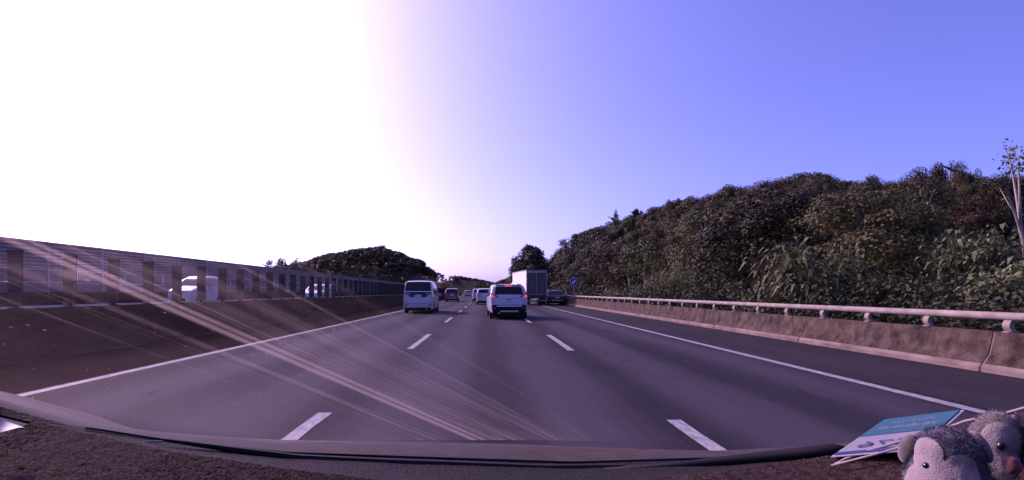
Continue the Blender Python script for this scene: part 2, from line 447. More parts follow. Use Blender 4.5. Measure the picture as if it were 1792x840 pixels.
# left ridge, crest measured from its outline
LX = [430, 470, 520, 560, 620, 660, 700, 730, 760, 800, 840, 866, 900]
LY = [478, 470, 466, 449, 437, 432, 443, 460, 474, 482, 489, 495, 494]
LD = [300, 290, 270, 262, 258, 258, 265, 300, 400, 560, 700, 800, 900]
crest = []
for x, y, d in zip(LX, LY, LD):
    p = P(x, y, d); crest.append((p.x, p.y, p.z - 4.5))
crest = np.array(crest)
def hill_l(X, Y):
    best = 0.0
    for i in range(len(crest) - 1):
        a, b = crest[i], crest[i + 1]
        ab = b[:2] - a[:2]; t = max(0, min(1, ((X - a[0]) * ab[0] + (Y - a[1]) * ab[1]) / (ab @ ab)))
        d = math.hypot(X - a[0] - ab[0] * t, Y - a[1] - ab[1] * t); zc = a[2] + (b[2] - a[2]) * t
        best = max(best, zc * (1 - sstep(d / 70.0)))
    return best - 0.1
gx, gy = list(np.arange(-240, 90, 9.0)), list(np.arange(170, 1000, 10.0))
hl = MB().grid(lambda Y, X: (X, Y, hill_l(X, Y) * (sstep((cx(Y) - 26 - X) / 9.0) if Y < 560 else 1.0) - 0.25), gy, gx).build('ridge', M_hill, smooth=True)
tag(hl, kind='structure')

# ------------------------------------------------------------------ woods
rg = np.random.default_rng(11)
parts = []
for _ in range(3000):
    i = rg.integers(0, len(crest) - 1); t = rg.random(); c = crest[i] * (1 - t) + crest[i + 1] * t
    off = rg.normal(0, 30); ang = rg.uniform(0, 2 * math.pi)
    X, Y = c[0] + math.cos(ang) * off, c[1] - abs(off) * abs(math.sin(ang)) * 0.9 + 3
    if X > cx(Y) - 28 and Y < 560: continue
    h = hill_l(X, Y)
    if h < 0.2: continue
    px = VX + F * X / Y
    top = CAM_H + (VY - lerp_tab(px, LX, LY)) * Y / F + rg.uniform(-1.5, 0.7)
    hh = min(rg.uniform(5, 8.0), max(2.0, top - h))
    q = crown_quads(rg, rg.uniform(2.2, 3.6), hh, 7, 26, 0.95, base=0.1, aspect=0.8)
    q += np.array([X, Y, h - 0.3]); parts.append(q)
o = link('ridge_woods', quads_mesh('ridge_woods', np.concatenate(parts)), L_far)
tag(o, 'dark wooded ridge behind the noise wall, reading as one mass', 'woods', kind='stuff')

# crown and trunk shapes shared by the hillside trees (unit: 1 m radius, 1 m height; scaled per tree)
def trunk_mesh(seed, h=1.0, r=0.045, limbs=5):
    rr = random.Random(seed); m = MB()
    pts = [(0, 0, -0.08)]; x = y = 0
    for i in range(1, 6):
        x += rr.uniform(-.03, .03); y += rr.uniform(-.03, .03); pts.append((x, y, h * 0.16 * i))
    m.tube(pts, [r * (1 - 0.13 * i) for i in range(6)], 7)
    for i in range(limbs):
        b = Vector(pts[rr.randint(2, 5)]); a = rr.uniform(0, 6.28); L = rr.uniform(.10, .22)
        m.tube([b, b + Vector((math.cos(a) * L * .5, math.sin(a) * L * .5, L * .35)), b + Vector((math.cos(a) * L, math.sin(a) * L, L * .6))], [r * .5, r * .33, r * .15], 5)
    return m.mesh('trunk', True)
TR = [trunk_mesh(i) for i in range(4)]
for t in TR: t.materials.append(M_bark)
CR = []
for i in range(7):
    rgi = np.random.default_rng(100 + i)
    q = crown_quads(rgi, 1.0, 2.0, 30, 230, 0.075, base=0.14, aspect=0.7, clump=0.36, fill=0.2)
    me = quads_mesh('crown', q); me.materials.append(L_hill); CR.append(me)
CR_red = quads_mesh('crown', crown_quads(np.random.default_rng(150), 1.0, 2.0, 30, 200, 0.06, base=0.15, aspect=0.6)); CR_red.materials.append(L_glare)
CR_fine = []
for i in range(5):      # finer leaves for the nearer trees
    q = crown_quads(np.random.default_rng(200 + i), 1.0, 2.0, 40, 420, 0.042, base=0.08, aspect=0.6, clump=0.30, fill=0.2)
    me = quads_mesh('crown', q); me.materials.append(L_hill); CR_fine.append(me)

CR_open = quads_mesh('crown', crown_quads(np.random.default_rng(160), 1.0, 2.0, 22, 190, 0.06, base=0.48, aspect=0.6, clump=0.34)); CR_open.materials.append(L_hill)
TR_open = trunk_mesh(9, r=0.022, limbs=9); TR_open.materials.append(M_bark_pale)
def tree(X, Y, h, r, crown, trunk, label, group=None, name='hillside_tree', z=None, rz=None, rsc=1.0):
    z0 = hill_r(X, Y) if z is None else z
    t = empty(name, (X, Y, z0), label=label, cat='tree', group=group)
    c = link('crown', crown, None, t); c.scale = (r, r, h / 2); c.rotation_euler = (0, 0, random.uniform(0, 6.28) if rz is None else rz)
    k = link('trunk', trunk, None, t); k.scale = (h * rsc, h * rsc, h)
    return t

placed = []
def far_enough(X, Y, d):
    return all((X - a) ** 2 + (Y - b) ** 2 > d * d for a, b in placed)
count = 0
tries = 0
rt = random.Random(5)
cand = []
for Y0 in np.arange(14, 152, 4.9):
    for X0 in np.arange(16.5, 60, 4.9):
        X, Y = X0 + rt.uniform(-2, 2), Y0 + rt.uniform(-2, 2)
        px = VX + F * X / Y
        if px > 1900 or (px > 1715 and Y < 32): continue
        cand.append((X, Y, px))
for X, Y, px in cand:
    h0 = hill_r(X, Y)
    top = CAM_H + (VY - sil(px)) * Y / F
    hmax = top - h0 - rt.uniform(-0.012, 0.022) * Y
    want = rt.uniform(5.2, 8.5)
    crest_t = X > 40
    hh = min(want, hmax)
    if hh < 2.2: continue
    if crest_t and hmax < 11 and rt.random() < 0.6: hh = hmax
    r = rt.choice((rt.uniform(1.7, 2.6), rt.uniform(2.4, 3.6), rt.uniform(3.4, 4.6))) * (0.75 + 0.25 * min(1, hh / 6))
    red = rt.random() < (0.20 if Y > 75 else 0.06)
    crown = CR_red if red else (rt.choice(CR_fine) if Y < 75 else rt.choice(CR))
    if red: lab = 'tree with a reddish glare cast painted into its leaves among the green trees of the hillside'
    elif crest_t: lab = 'broadleaf tree on the upper slope and crest of the hillside'
    elif Y < 60: lab = 'broadleaf tree on the hillside just behind the roadside shrubs'
    else: lab = 'broadleaf tree in the wooded slope behind the barrier rail'
    opn = (not red) and rt.random() < 0.10
    if opn: lab = 'open-crowned hillside tree showing a pale bare stem'
    tree(X, Y, hh, r, CR_open if opn else crown, TR_open if opn else rt.choice(TR), lab, 'trees covering the hillside')
    count += 1
print('hillside trees', count)

parts = []
for Y0 in np.arange(153, 425, 7.0):
    for X0 in np.arange(14, 66, 6.5):
        X, Y = X0 + rg.uniform(-2.5, 2.5), Y0 + rg.uniform(-2.5, 2.5)
        h0 = hill_r(X, Y); px = VX + F * X / Y
        if px < 893: continue
        top = CAM_H + (VY - sil(px)) * Y / F
        hh = min(rg.uniform(6, 10), top - h0 - rg.uniform(-0.5, 1.2))
        if X > 44 and top - h0 < 14: hh = top - h0 - rg.uniform(-0.8, 0.8)
        if hh < 2: continue
        q = crown_quads(rg, rg.uniform(3.2, 4.8), hh, 16, 42, 0.62, base=0.08, aspect=0.75)
        q += np.array([X, Y, h0]); parts.append(q)
o = link('hillside_woods', quads_mesh('hillside_woods', np.concatenate(parts)), L_far)
tag(o, 'far wooded end of the hillside beyond the truck, reading as one mass', 'woods', kind='stuff')
# far belt of trees closing the view where the motorway bends away
parts = []
for _ in range(260):
    Y = rg.uniform(470, 760); px = rg.uniform(835, 905); p = P(px, 497, Y)
    hh = CAM_H + (VY - lerp_tab(px, [835, 862, 893, 905], [491, 496, 482, 470])) * Y / F * rg.uniform(0.8, 1.05)
    if hh < 3: continue
    q = crown_quads(rg, rg.uniform(4, 6), hh, 8, 26, 1.3, base=0.05, aspect=0.8); q += np.array([p.x, Y, -0.3]); parts.append(q)
o = link('far_woods', quads_mesh('far_woods', np.concatenate(parts)), L_far)
tag(o, 'distant tree belt closing the view at the end of the motorway', 'woods', kind='stuff')

# trees one can tell apart
def big_crown(seed, n, k, size, **kw):
    me = quads_mesh('crown', crown_quads(np.random.default_rng(seed), 1.0, 2.0, n, int(k * 1.8), size * .7, **kw)); return me
def solo(px, ytop, Y, wpx, label, crown=None, mtl=L_hill, name='broadleaf_tree', ybase=None, seed=300, n=40, k=120, size=0.08, base=0.1, **kw):
    b = P(px, VY, Y); top = CAM_H + (VY - ytop) * Y / F
    z0 = (hill_r(b.x, Y) if b.x > 9 else -0.1) if ybase is None else CAM_H + (VY - ybase) * Y / F
    if crown is None:
        crown = big_crown(seed, n, k, size, base=base, **kw); crown.materials.append(mtl)
    return tree(b.x, Y, top - z0, wpx / 2 * Y / F, crown, TR[seed % 4], label, None, name, z0)
solo(931, 428, 112, 70, 'round dark tree rising behind the truck at the foot of the hill', seed=301, n=50, k=150, size=0.15, base=0.05, mtl=L_far)
solo(905, 452, 128, 30, 'narrow dark tree left of the round tree above the truck', seed=302, size=0.2, mtl=L_far)
solo(1078, 372, 140, 15, 'slim lone tree poking above the crest line of the hill', seed=303, n=14, k=60, size=0.2, base=0.3, clump=0.5)
solo(1643, 284, 62, 34, 'dark round crown standing out on the hill skyline', seed=304, n=16, k=90, size=0.16, base=0.35, clump=0.45)
solo(1672, 274, 60, 36, 'thin airy tree beside the dark crown on the hill skyline', seed=305, n=14, k=40, size=0.13, base=0.45, clump=0.4)
solo(1712, 294, 56, 30, 'small pale tree on the hill skyline next to the airy tree', seed=306, n=14, k=60, size=0.14, base=0.4, clump=0.4)
def left_tree(px, ytop, Y, wpx, seed, label):
    p = P(px, VY, Y); top = CAM_H + (VY - ytop) * Y / F
    c = big_crown(seed, 18, 60, 0.16, base=0.25, clump=0.36); c.materials.append(L_far)
    tree(p.x, Y, top + 0.1, wpx / 2 * Y / F, c, TR[seed % 4], label, None, 'broadleaf_tree', -0.1)
left_tree(472, 454, 120, 34, 311, 'ragged tree at the left end of the trees above the noise wall')
left_tree(492, 450, 118, 26, 312, 'pointed tree showing above the noise wall, second from its left end')
left_tree(517, 453, 124, 30, 313, 'loose tree between the pointed tree and the wooded ridge')
solo(662, 426, 256, 30, 'tree crowning the summit of the far ridge', seed=314, n=16, k=60, size=0.2, base=0.2, mtl=L_far, ybase=441)

# roadside shrubs with large drooping leaves
def long_leaf_quads(rg, C, D, L, W):
    """curved drooping leaves, two quads each"""
    n = len(C); D = D / (np.linalg.norm(D, axis=1, keepdims=True) + 1e-9)
    L = (L * rg.uniform(0.6, 1.3, n))[:, None]; W = W * L
    side = np.cross(D, np.array([0, 0, 1.0])) + rg.normal(0, .15, (n, 3)); side /= np.linalg.norm(side, axis=1, keepdims=True) + 1e-9
    a = C; m = C + D * L * 0.5; e = C + D * L * 0.88 + np.array([0, 0, -1.0]) * L * rg.uniform(0.25, 0.75, n)[:, None]
    q1 = np.stack([a - side * W * .12, a + side * W * .12, m + side * W * .5, m - side * W * .5], 1)
    q2 = np.stack([m - side * W * .5, m + side * W * .5, e + side * W * .06, e - side * W * .06], 1)
    return np.concatenate([q1, q2])
def shrub(px, ytop, Y, wpx, seed, label, leafL=0.34, n=1500, mtl=L_near, name='roadside_shrub', W=0.30, ybase=560, stems=9, width=None, fine=0):
    rgi = np.random.default_rng(seed)
    p = P(px, VY, Y); top = CAM_H + (VY - ytop) * Y / F; rad = wpx / 2 * Y / F
    z0 = max(-0.05, hill_r(p.x, Y)); h = top - z0
    t = empty(name, (p.x, Y, z0), label=label, cat='shrub', group=None)
    sm = MB(); rs = random.Random(seed); tips = []
    for i in range(stems):
        a = rs.uniform(0, 6.28); rr = rad * math.sqrt(rs.random()) * 0.75; hh = h * rs.uniform(0.55, 0.98) * (1 - 0.35 * (rr / rad) ** 2)
        b0 = Vector((math.cos(a) * rr * .25, math.sin(a) * rr * .25, -0.05)); e = Vector((math.cos(a) * rr, math.sin(a) * rr, hh))
        mid = (b0 + e) / 2 + Vector((rs.uniform(-.1, .1), rs.uniform(-.1, .1), .1 * h))
        sm.tube([b0, mid, e], [0.035, 0.025, 0.008], 5); tips += [(b0, mid, e)]
    sm.build('stem', M_bark_pale if seed % 2 else M_bark, t, smooth=True)
    C, D = [], []
    clumps = []
    for b0, mid, e in tips:
        for s in (0.45, 0.7, 0.88, 1.0):
            c = (mid.lerp(e, (s - .5) * 2) if s > .5 else b0.lerp(mid, s * 2)); clumps.append(np.array(c))
    clumps = np.array(clumps)
    ci = rgi.integers(0, len(clumps), n)
    off = rgi.normal(0, 1, (n, 3)) * np.array([rad * .20, rad * .20, h * .085])
    C = clumps[ci] + off
    C[:, 2] = np.clip(C[:, 2], 0.05, h)
    D = off / (np.linalg.norm(off, axis=1, keepdims=True) + 1e-9) + rgi.normal(0, .5, (n, 3)) + np.array([0, 0, .25])
    q = long_leaf_quads(rgi, C, D, leafL, W)
    if fine:
        d = rgi.normal(0, 1, (fine, 3)); d /= np.linalg.norm(d, axis=1, keepdims=True)
        c2 = clumps[rgi.integers(0, len(clumps), fine)] + d * np.array([rad * .3, rad * .3, h * .13])
        c2[:, 2] = np.clip(c2[:, 2], 0.02, h)
        q = np.concatenate([q, leaf_quads(c2, d, leafL * 0.45, rgi, .6)])
    link('foliage', quads_mesh('foliage', q), mtl, t)
    return t
shrub(1428, 424, 17.5, 190, 401, 'big shrub with long drooping leaves just behind the barrier rail', 0.52, 1300, W=0.20, fine=700)
shrub(1590, 345, 21, 150, 402, 'tall leafy shrub with a pale leaning stem above the barrier', 0.34, 1700, fine=1400, W=.36)
shrub(1715, 405, 16, 150, 403, 'broad leaved shrub below the bare pale tree at the picture edge', 0.30, 1500, fine=1200, W=.4)
shrub(1530, 480, 16, 130, 404, 'low bush filling the gap between the two tall roadside shrubs', 0.24, 1000, fine=1500, W=.4)
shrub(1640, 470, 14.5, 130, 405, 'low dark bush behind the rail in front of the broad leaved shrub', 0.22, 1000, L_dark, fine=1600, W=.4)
shrub(1770, 465, 13, 120, 406, 'bush behind the rail at the right edge of the picture', 0.26, 1100, fine=1500, W=.4)
shrub(1345, 515, 22, 90, 407, 'small leafy bush left of the long-leaved shrub at the rail', 0.22, 800, fine=1000, W=.4)
shrub(1175, 462, 34, 140, 408, 'wide sunlit yellow-green bush in the middle of the slope foot', 0.26, 600, fine=3800, W=.5)
shrub(1098, 500, 38, 80, 409, 'small pale bush at the rail left of the yellow-green bush', 0.26, 500, fine=2000, W=.5)
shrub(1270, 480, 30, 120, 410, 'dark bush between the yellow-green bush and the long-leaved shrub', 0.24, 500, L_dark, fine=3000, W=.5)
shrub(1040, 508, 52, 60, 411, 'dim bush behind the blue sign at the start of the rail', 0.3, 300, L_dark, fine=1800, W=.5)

# bare pale tree at the right edge
p = P(1790, VY, 19.0)
z0 = hill_r(p.x, 19)
t = empty('bare_tree', (p.x, 19.0, z0), label='pale slender tree with bare forked stems at the right edge', cat='tree')
m = MB()
def stemline(pts, r0, r1): m.tube([P(x, y, 19 + dz) - Vector((p.x, 19, z0)) for x, y, dz in pts], list(np.linspace(r0, r1, len(pts))), 6)
stemline([(1800, 540, 0), (1797, 470, 0), (1790, 420, 0), (1776, 372, 0), (1764, 345, 0), (1752, 350, .1)], .09, .015)
stemline([(1790, 420, 0), (1783, 370, .2), (1775, 320, .3), (1768, 280, .3), (1760, 262, .3)], .06, .012)
stemline([(1786, 395, 0), (1784, 330, -.2), (1782, 290, -.3), (1786, 262, -.3)], .05, .012)
stemline([(1776, 372, 0), (1766, 358, .1), (1750, 330, .2)], .035, .008)
m.build('trunk', M_bark_pale, t, smooth=True)
rgi = np.random.default_rng(77)
cs = np.array([list(P(x + rgi.normal(0, 7), y + rgi.normal(0, 9), 19 + rgi.normal(0, .3)) - Vector((p.x, 19, z0))) for x, y in
               [(1765, 275), (1770, 262), (1786, 285), (1778, 300), (1795, 275), (1760, 300)] for _ in range(42)])
link('crown', quads_mesh('crown', leaf_quads(cs, rgi.normal(0, 1, cs.shape), 0.14, rgi, .5)), L_near, t)

# leaning pale trunk in the tall shrub
t = empty('leaning_tree', P(1560, VY, 22.0).to_tuple(), label='pale leaning trunk with a small crown inside the roadside scrub', cat='tree')
base = Vector(t.location); m = MB()
m.tube([P(1580, 545, 22) - base, P(1560, 480, 22) - base, P(1540, 440, 22) - base, P(1522, 415, 22) - base], [.07, .055, .04, .015], 6)
m.tube([P(1560, 480, 22) - base, P(1550, 420, 22.2) - base, P(1530, 370, 22.3) - base], [.04, .03, .01], 6)
m.build('trunk', M_bark_pale, t, smooth=True)
cs = np.array([list(P(x + rgi.normal(0, 10), y + rgi.normal(0, 10), 22 + rgi.normal(0, .4)) - base) for x, y in [(1522, 405), (1530, 370), (1545, 360), (1515, 425)] for _ in range(80)])
link('crown', quads_mesh('crown', leaf_quads(cs, rgi.normal(0, 1, cs.shape), 0.2, rgi, .5, droop=1.0)), L_near, t)

# scrub behind the barrier: nobody could count it
parts = []
for _ in range(900):
    Y = 5 + 125 * rg.random() ** 1.6; X = 9.6 + rg.random() ** 1.3 * 8
    if VX + F * X / Y > 1900: continue
    h = rg.uniform(0.7, 1.9) * (1 + 0.006 * Y); n = 200
    d = rg.normal(0, 1, (n, 3)); d /= np.linalg.norm(d, axis=1, keepdims=True); d[:, 2] = np.abs(d[:, 2])
    c = d * np.array([.8, .8, h]) * rg.uniform(.5, 1, (n, 1)) + np.array([X + cx(Y), Y, max(0, hill_r(X, Y)) - .05])
    parts.append(leaf_quads(c, d, 0.10 + 0.002 * Y, rg, .6))
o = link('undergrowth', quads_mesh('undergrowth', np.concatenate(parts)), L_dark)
tag(o, 'low tangled undergrowth along the back of the roadside barrier', 'undergrowth', kind='stuff')

# ------------------------------------------------------------------ vehicles
M_white = mat('white car paint', (0.40, 0.41, 0.44), 0.35, coat=0.4)
M_white2 = mat('off white paint', (0.66, 0.66, 0.66), 0.35, coat=0.4)
M_silver = mat('silver car paint', (0.32, 0.33, 0.36), 0.35, metal=0.3, coat=0.4)
M_maroon = mat('maroon car paint', (0.10, 0.018, 0.025), 0.3, coat=0.6)
M_black = mat('black car paint', (0.010, 0.010, 0.012), 0.4, coat=0.15, spec=0.25)
M_glass = mat('tinted glass', (0.012, 0.012, 0.016), 0.06, spec=0.25)
M_trim = mat('black trim', (0.010, 0.010, 0.012), 0.75, spec=0.15)
M_tyre = mat('tyre rubber', (0.018, 0.018, 0.018), 0.9)
M_rim = mat('alloy rim', (0.35, 0.35, 0.37), 0.35, metal=0.8)
M_chrome = mat('chrome', (0.75, 0.75, 0.78), 0.15, metal=0.9)
M_plate = mat('number plate', (0.72, 0.72, 0.72), 0.5)
M_ink = mat('plate ink', (0.03, 0.03, 0.05), 0.6)
M_tail = mat('tail lamp', (0.32, 0.015, 0.015), 0.3, coat=0.3)
M_brake = mat('lit brake lamp', (0.4, 0.02, 0.02), 0.3, emit=(1.0, 0.10, 0.08), estr=0.6)
M_lamp = mat('clear lamp', (0.6, 0.6, 0.62), 0.15, coat=0.5)
M_exh = mat('exhaust steel', (0.4, 0.38, 0.36), 0.4, metal=0.7)

class Shape:
    """car body: y from the tail (0) to the nose (L), x across, z up"""
    def __init__(s, L, W, zb, prof, belt, tumble, plan_r=0.10, plan_f=0.14):
        s.L, s.W, s.zb, s.belt, s.tumble = L, W, zb, belt, tumble
        s.py = [p[0] for p in prof]; s.pz = [p[1] for p in prof]; s.pr, s.pf = plan_r, plan_f
        s.H = max(s.pz)
    def top(s, y): return lerp_tab(y, s.py, s.pz)
    def hw(s, y, z):
        w = s.W / 2
        if y < 0.5: w *= 1 - s.pr * (1 - y / 0.5) ** 2
        if y > s.L - 0.9: w *= 1 - s.pf * ((y - s.L + 0.9) / 0.9) ** 2
        if z > s.belt: w *= 1 - s.tumble * ((z - s.belt) / (s.H - s.belt)) ** 1.25
        elif z < s.zb + 0.25: w *= 0.965 + 0.035 * (z - s.zb) / 0.25
        return w
    def yrear(s, z):
        zs, ys = [], []
        for y, zz in zip(s.py, s.pz):
            if not zs or zz > zs[-1] + 1e-6: zs.append(zz); ys.append(y)
            else: break
        return lerp_tab(z, zs, ys)
    def yfront(s, z):
        zs, ys = [], []
        for y, zz in zip(s.py[::-1], s.pz[::-1]):
            if not zs or zz > zs[-1] + 1e-6: zs.append(zz); ys.append(y)
            else: break
        return lerp_tab(z, zs, ys)
    def body(s):
        ys = sorted(set(list(np.linspace(0, s.L, 46)) + s.py + [0.02, 0.06, 0.12, s.L - .05]))
        m = MB(); nt, rings = 12, []
        for y in ys:
            zt = s.top(y); half = []
            for i in range(nt + 1):
                z = s.zb + (zt - s.zb) * i / nt * 0.945
                half.append((s.hw(y, z), z))
            xe, ze = half[-1]
            half += [(xe * 0.968, zt - 0.022 * (zt - s.zb)), (xe * 0.89, zt - .004 * (zt - s.zb)), (xe * 0.6, zt + .008)]
            ring = [(x, y, z) for x, z in half] + [(0, y, zt + 0.018)] + [(-x, y, z) for x, z in half[::-1]]
            rings.append(ring)
        n = len(rings[0]); vs = [v for r_ in rings for v in r_]; fs = []
        for i in range(len(rings) - 1):
            for j in range(n - 1): fs.append((i*n + j, i*n + j + 1, (i+1)*n + j + 1, (i+1)*n + j))
            fs.append((i*n + n - 1, i*n, (i+1)*n, (i+1)*n + n - 1))
        fs.append(tuple(range(n))[::-1]); k = (len(rings) - 1) * n; fs.append(tuple(k + j for j in range(n)))
        m.add(vs, fs); return m

def smooth_by_angle(o, a=40):
    me = o.data; b = bmesh.new(); b.from_mesh(me); bmesh.ops.recalc_face_normals(b, faces=b.faces)
    for f in b.faces: f.smooth = True
    for e in b.edges:
        if len(e.link_faces) == 2 and e.calc_face_angle(0) > R(a): e.smooth = False
    b.to_mesh(me); b.free()

def wheel_meshes(r, w):
    t = MB(); n = 22
    prof = [(-w/2, r*.62), (-w/2, r*.93), (-w/2 + .03, r), (w/2 - .03, r), (w/2, r*.93), (w/2, r*.62)]
    k = []
    for x, rr in prof:
        k.append([(x, math.cos(2*math.pi*j/n)*rr, math.sin(2*math.pi*j/n)*rr) for j in range(n)])
    vs = [v for a in k for v in a]; fs = []
    for i in range(len(prof) - 1):
        for j in range(n): fs.append((i*n + j, i*n + (j+1) % n, (i+1)*n + (j+1) % n, (i+1)*n + j))
    t.add(vs, fs); tm = t.mesh('tyre', True); tm.materials.append(M_tyre)
    rmb = MB()
    for sx in (-1, 1):
        x = sx * (w/2 - .03)
        for j in range(5):
            a = 2*math.pi*j/5
            pts = [(x, math.cos(a + d)*rr, math.sin(a + d)*rr) for rr, d in ((r*.08, -.9), (r*.62, -.22), (r*.62, .22), (r*.08, .9))]
            rmb.add(pts, [(0, 1, 2, 3)])
        rmb.disc((x, 0, 0), 'x', r*.56, r*.64, n); rmb.disc((x - sx*.04, 0, 0), 'x', 0.001, r*.60, n)
    rm = rmb.mesh('rim'); rm.materials.append(M_rim)
    return tm, rm

def surf_patch(m, fn, us, vs_, th=0.0):
    return m.grid(fn, us, vs_)

def rear_panel(s, z0, z1, f0, f1=None, off=0.012, nx=9, nz=7, curve=0.0):
    """patch lying on the tail of the car from z0 to z1 and over fraction f of the half width (f0 at z0, f1 at z1)"""
    f1 = f0 if f1 is None else f1; m = MB()
    def fn(u, w):
        z = z0 + (z1 - z0) * w; f = f0 + (f1 - f0) * w; y = s.yrear(max(0.3, min(z, s.H - 0.01) - 0.022))
        return (u * f * s.hw(y + .02, z), y - off + curve * abs(u) ** 3, z)
    return m.grid(fn, list(np.linspace(-1, 1, nx)), list(np.linspace(0, 1, nz)))

def front_panel(s, z0, z1, f0, f1=None, off=0.012, nx=9, nz=7):
    f1 = f0 if f1 is None else f1; m = MB()
    def fn(u, w):
        z = z0 + (z1 - z0) * w; f = f0 + (f1 - f0) * w; y = s.yfront(max(0.3, min(z, s.H - 0.01) - 0.022))
        return (u * f * s.hw(y - .02, z), y + off, z)
    return m.grid(fn, list(np.linspace(1, -1, nx)), list(np.linspace(0, 1, nz)))

def side_window(s, side, quad, off=0.012, n=5):
    """quad: four (y,z) corners: low rear, low front, high front, high rear"""
    (a, b, c, d) = [Vector((q[0], q[1], 0)) for q in quad]; m = MB()
    def fn(u, w):
        p = a.lerp(b, u).lerp(d.lerp(c, u), w); return (side * (s.hw(p.x, p.y) + off), p.x, p.y)
    us = list(np.linspace(0, 1, n)); m.grid(fn, us if side < 0 else us[::-1], list(np.linspace(0, 1, n))); return m

def place_car(name, X, Y, yaw, label, group=None, cat='car', z=0.0, flip=False):
    return empty(name, (X, Y, z), yaw + (math.pi if flip else 0), label=label, cat=cat, group=group)

def car_base(t, s, paint, wr=0.33, axles=None, wheels=True, arch=True):
    b = s.body().build('body', paint, t); smooth_by_angle(b)
    b.data.materials.append(M_trim)
    # dark underside: floor pan and sill
    MB().box(-s.W/2*.86, s.W/2*.86, 0.12, s.L - .12, 0.17, s.zb + .02).build('underbody', M_trim, t)
    axles = axles or (0.17 * s.L + .1, 0.80 * s.L)
    tm, rm = wheel_meshes(wr, 0.22)
    for ya in axles:
        for sx in (-1, 1):
            x = sx * (s.hw(ya, 0.4) - 0.095)
            w = link('wheel', tm, None, t, (x, ya, wr)); link('rim', rm, None, w)
            if arch:
                MB().disc((sx * (s.hw(ya, 0.5) + 0.006), ya, wr + .01), 'x', wr * .98, wr * 1.16, 20).build('wheel_arch', M_trim, t)
    return b

def mirrors(t, s, y, z, m):
    for sx in (-1, 1):
        x = s.hw(y, z)
        MB().box(sx*x if sx > 0 else -x - .22, x + .22 if sx > 0 else -x, y - .05, y + .07, z - .06, z + .1).build('mirror', m, t, bevel=0.02)

def box_on_tail(t, name, s, x0, x1, z0, z1, m, d=0.03, deep=0.08, bevel=0.008):
    y = min(s.yrear(z0), s.yrear(z1))
    return MB().box(x0, x1, y - d, y + deep, z0, z1).build(name, m, t, bevel=bevel)

# ---- white people carrier in the fast lane
s = Shape(4.95, 1.85, 0.26, [(0, .75), (.03, 1.02), (.05, 1.18), (.09, 1.45), (.18, 1.85), (.26, 1.95), (.8, 2.0), (2.6, 1.99), (3.5, 1.86), (4.1, 1.30), (4.35, 1.12), (4.8, .98), (4.95, .70)], 1.05, 0.17, .06)
t = place_car('people_carrier', -4.13, 30.2, R(1.0), 'white people carrier with wide dark rear window in the fast lane')
car_base(t, s, M_white, 0.34)
rear_panel(s, 1.36, 1.915, 0.94, 0.93).build('rear_window', M_glass, t, smooth=True)
rear_panel(s, 1.00, 1.33, 0.55, 0.93, off=0.018).build('lamp_panel', M_glass, t, smooth=True)
o = rear_panel(s, 1.325, 1.352, 0.95, 0.95, off=0.045).build('chrome_bar', M_chrome, t)
for sx in (-1, 1):
    m_ = MB().grid(lambda u, w: (sx * (0.52 + .41 * u) * s.hw(.05, 1.1), s.yrear(1.1 + .12*w) - .04 + .03*u, 1.12 + 0.05 * u + (.13 - .02*u) * w), list(np.linspace(0, 1, 4)), [0, .5, 1])
    m_.build('tail_light', M_tail, t)
    side_window(s, sx, [(.75, 1.12), (3.75, 1.05), (3.35, 1.72), (.72, 1.74)]).build('side_window', M_glass, t)
    side_window(s, sx, [(1.80, 1.06), (1.90, 1.06), (1.90, 1.74), (1.80, 1.74)], off=.02).build('pillar_trim', M_trim, t)
    m_ = MB().box(sx*.70 - .03, sx*.70 + .03, -.025, .03, 0.34, .55); m_.build('reflector', M_trim, t)
m_ = rear_panel(s, .26, .36, .92, .95, off=.03); m_.build('lower_bumper', M_trim, t)
rear_panel(s, .40, .46, .95, .97, off=.035).build('bumper_lip', M_white, t)
p_ = box_on_tail(t, 'number_plate', s, -.19, .19, 1.0, 1.14, M_plate, d=.035)
for i in range(6): MB().box(-.15 + i*.052, -.118 + i*.052, s.yrear(1.0) - .038, s.yrear(1.0) - .0345, 1.035, 1.10).build('plate_character', M_ink, p_)
MB().box(-.12, .12, s.yrear(1.9) - .02, s.yrear(1.9) + .2, 1.93, 1.955).build('spoiler', M_white, t, bevel=.01)
mirrors(t, s, 3.6, 1.10, M_white)
MB().tube([(.5, -.02, .24), (.5, .3, .24)], .035, 10).build('exhaust', M_exh, t)
MB().box(-.62, -.42, -.01, .06, .27, .31).build('fog_reflector', M_chrome, t)

# ---- white sport utility car straight ahead
s = Shape(4.6, 1.83, 0.34, [(0, .62), (.02, .80), (.07, .98), (.12, 1.10), (.20, 1.22), (.48, 1.56), (.60, 1.635), (1.1, 1.68), (2.2, 1.68), (2.8, 1.58), (3.5, 1.12), (3.9, 1.03), (4.45, .88), (4.6, .60)], 1.05, 0.20, .07)
t = place_car('suv', 1.12, 23.6, R(2.2), 'white SUV with lit brake lights directly ahead in the middle lane')
car_base(t, s, M_white, 0.36)
rear_panel(s, 1.20, 1.57, 0.80, 0.79).build('rear_window', M_glass, t, smooth=True)
rear_panel(s, 1.08, 1.15, 0.60, 0.62, off=.03).build('garnish', M_chrome, t)
rear_panel(s, .34, .60, .93, .97, off=.035, curve=.02).build('lower_bumper', M_trim, t)
rear_panel(s, .60, .70, .99, .90, off=.02, curve=.02).build('bumper_cladding', M_trim, t)
rear_panel(s, .62, .655, .70, .70, off=.05).build('bumper_strip', M_chrome, t)
rear_panel(s, .36, .43, .55, .50, off=.055).build('skid_plate', M_exh, t)
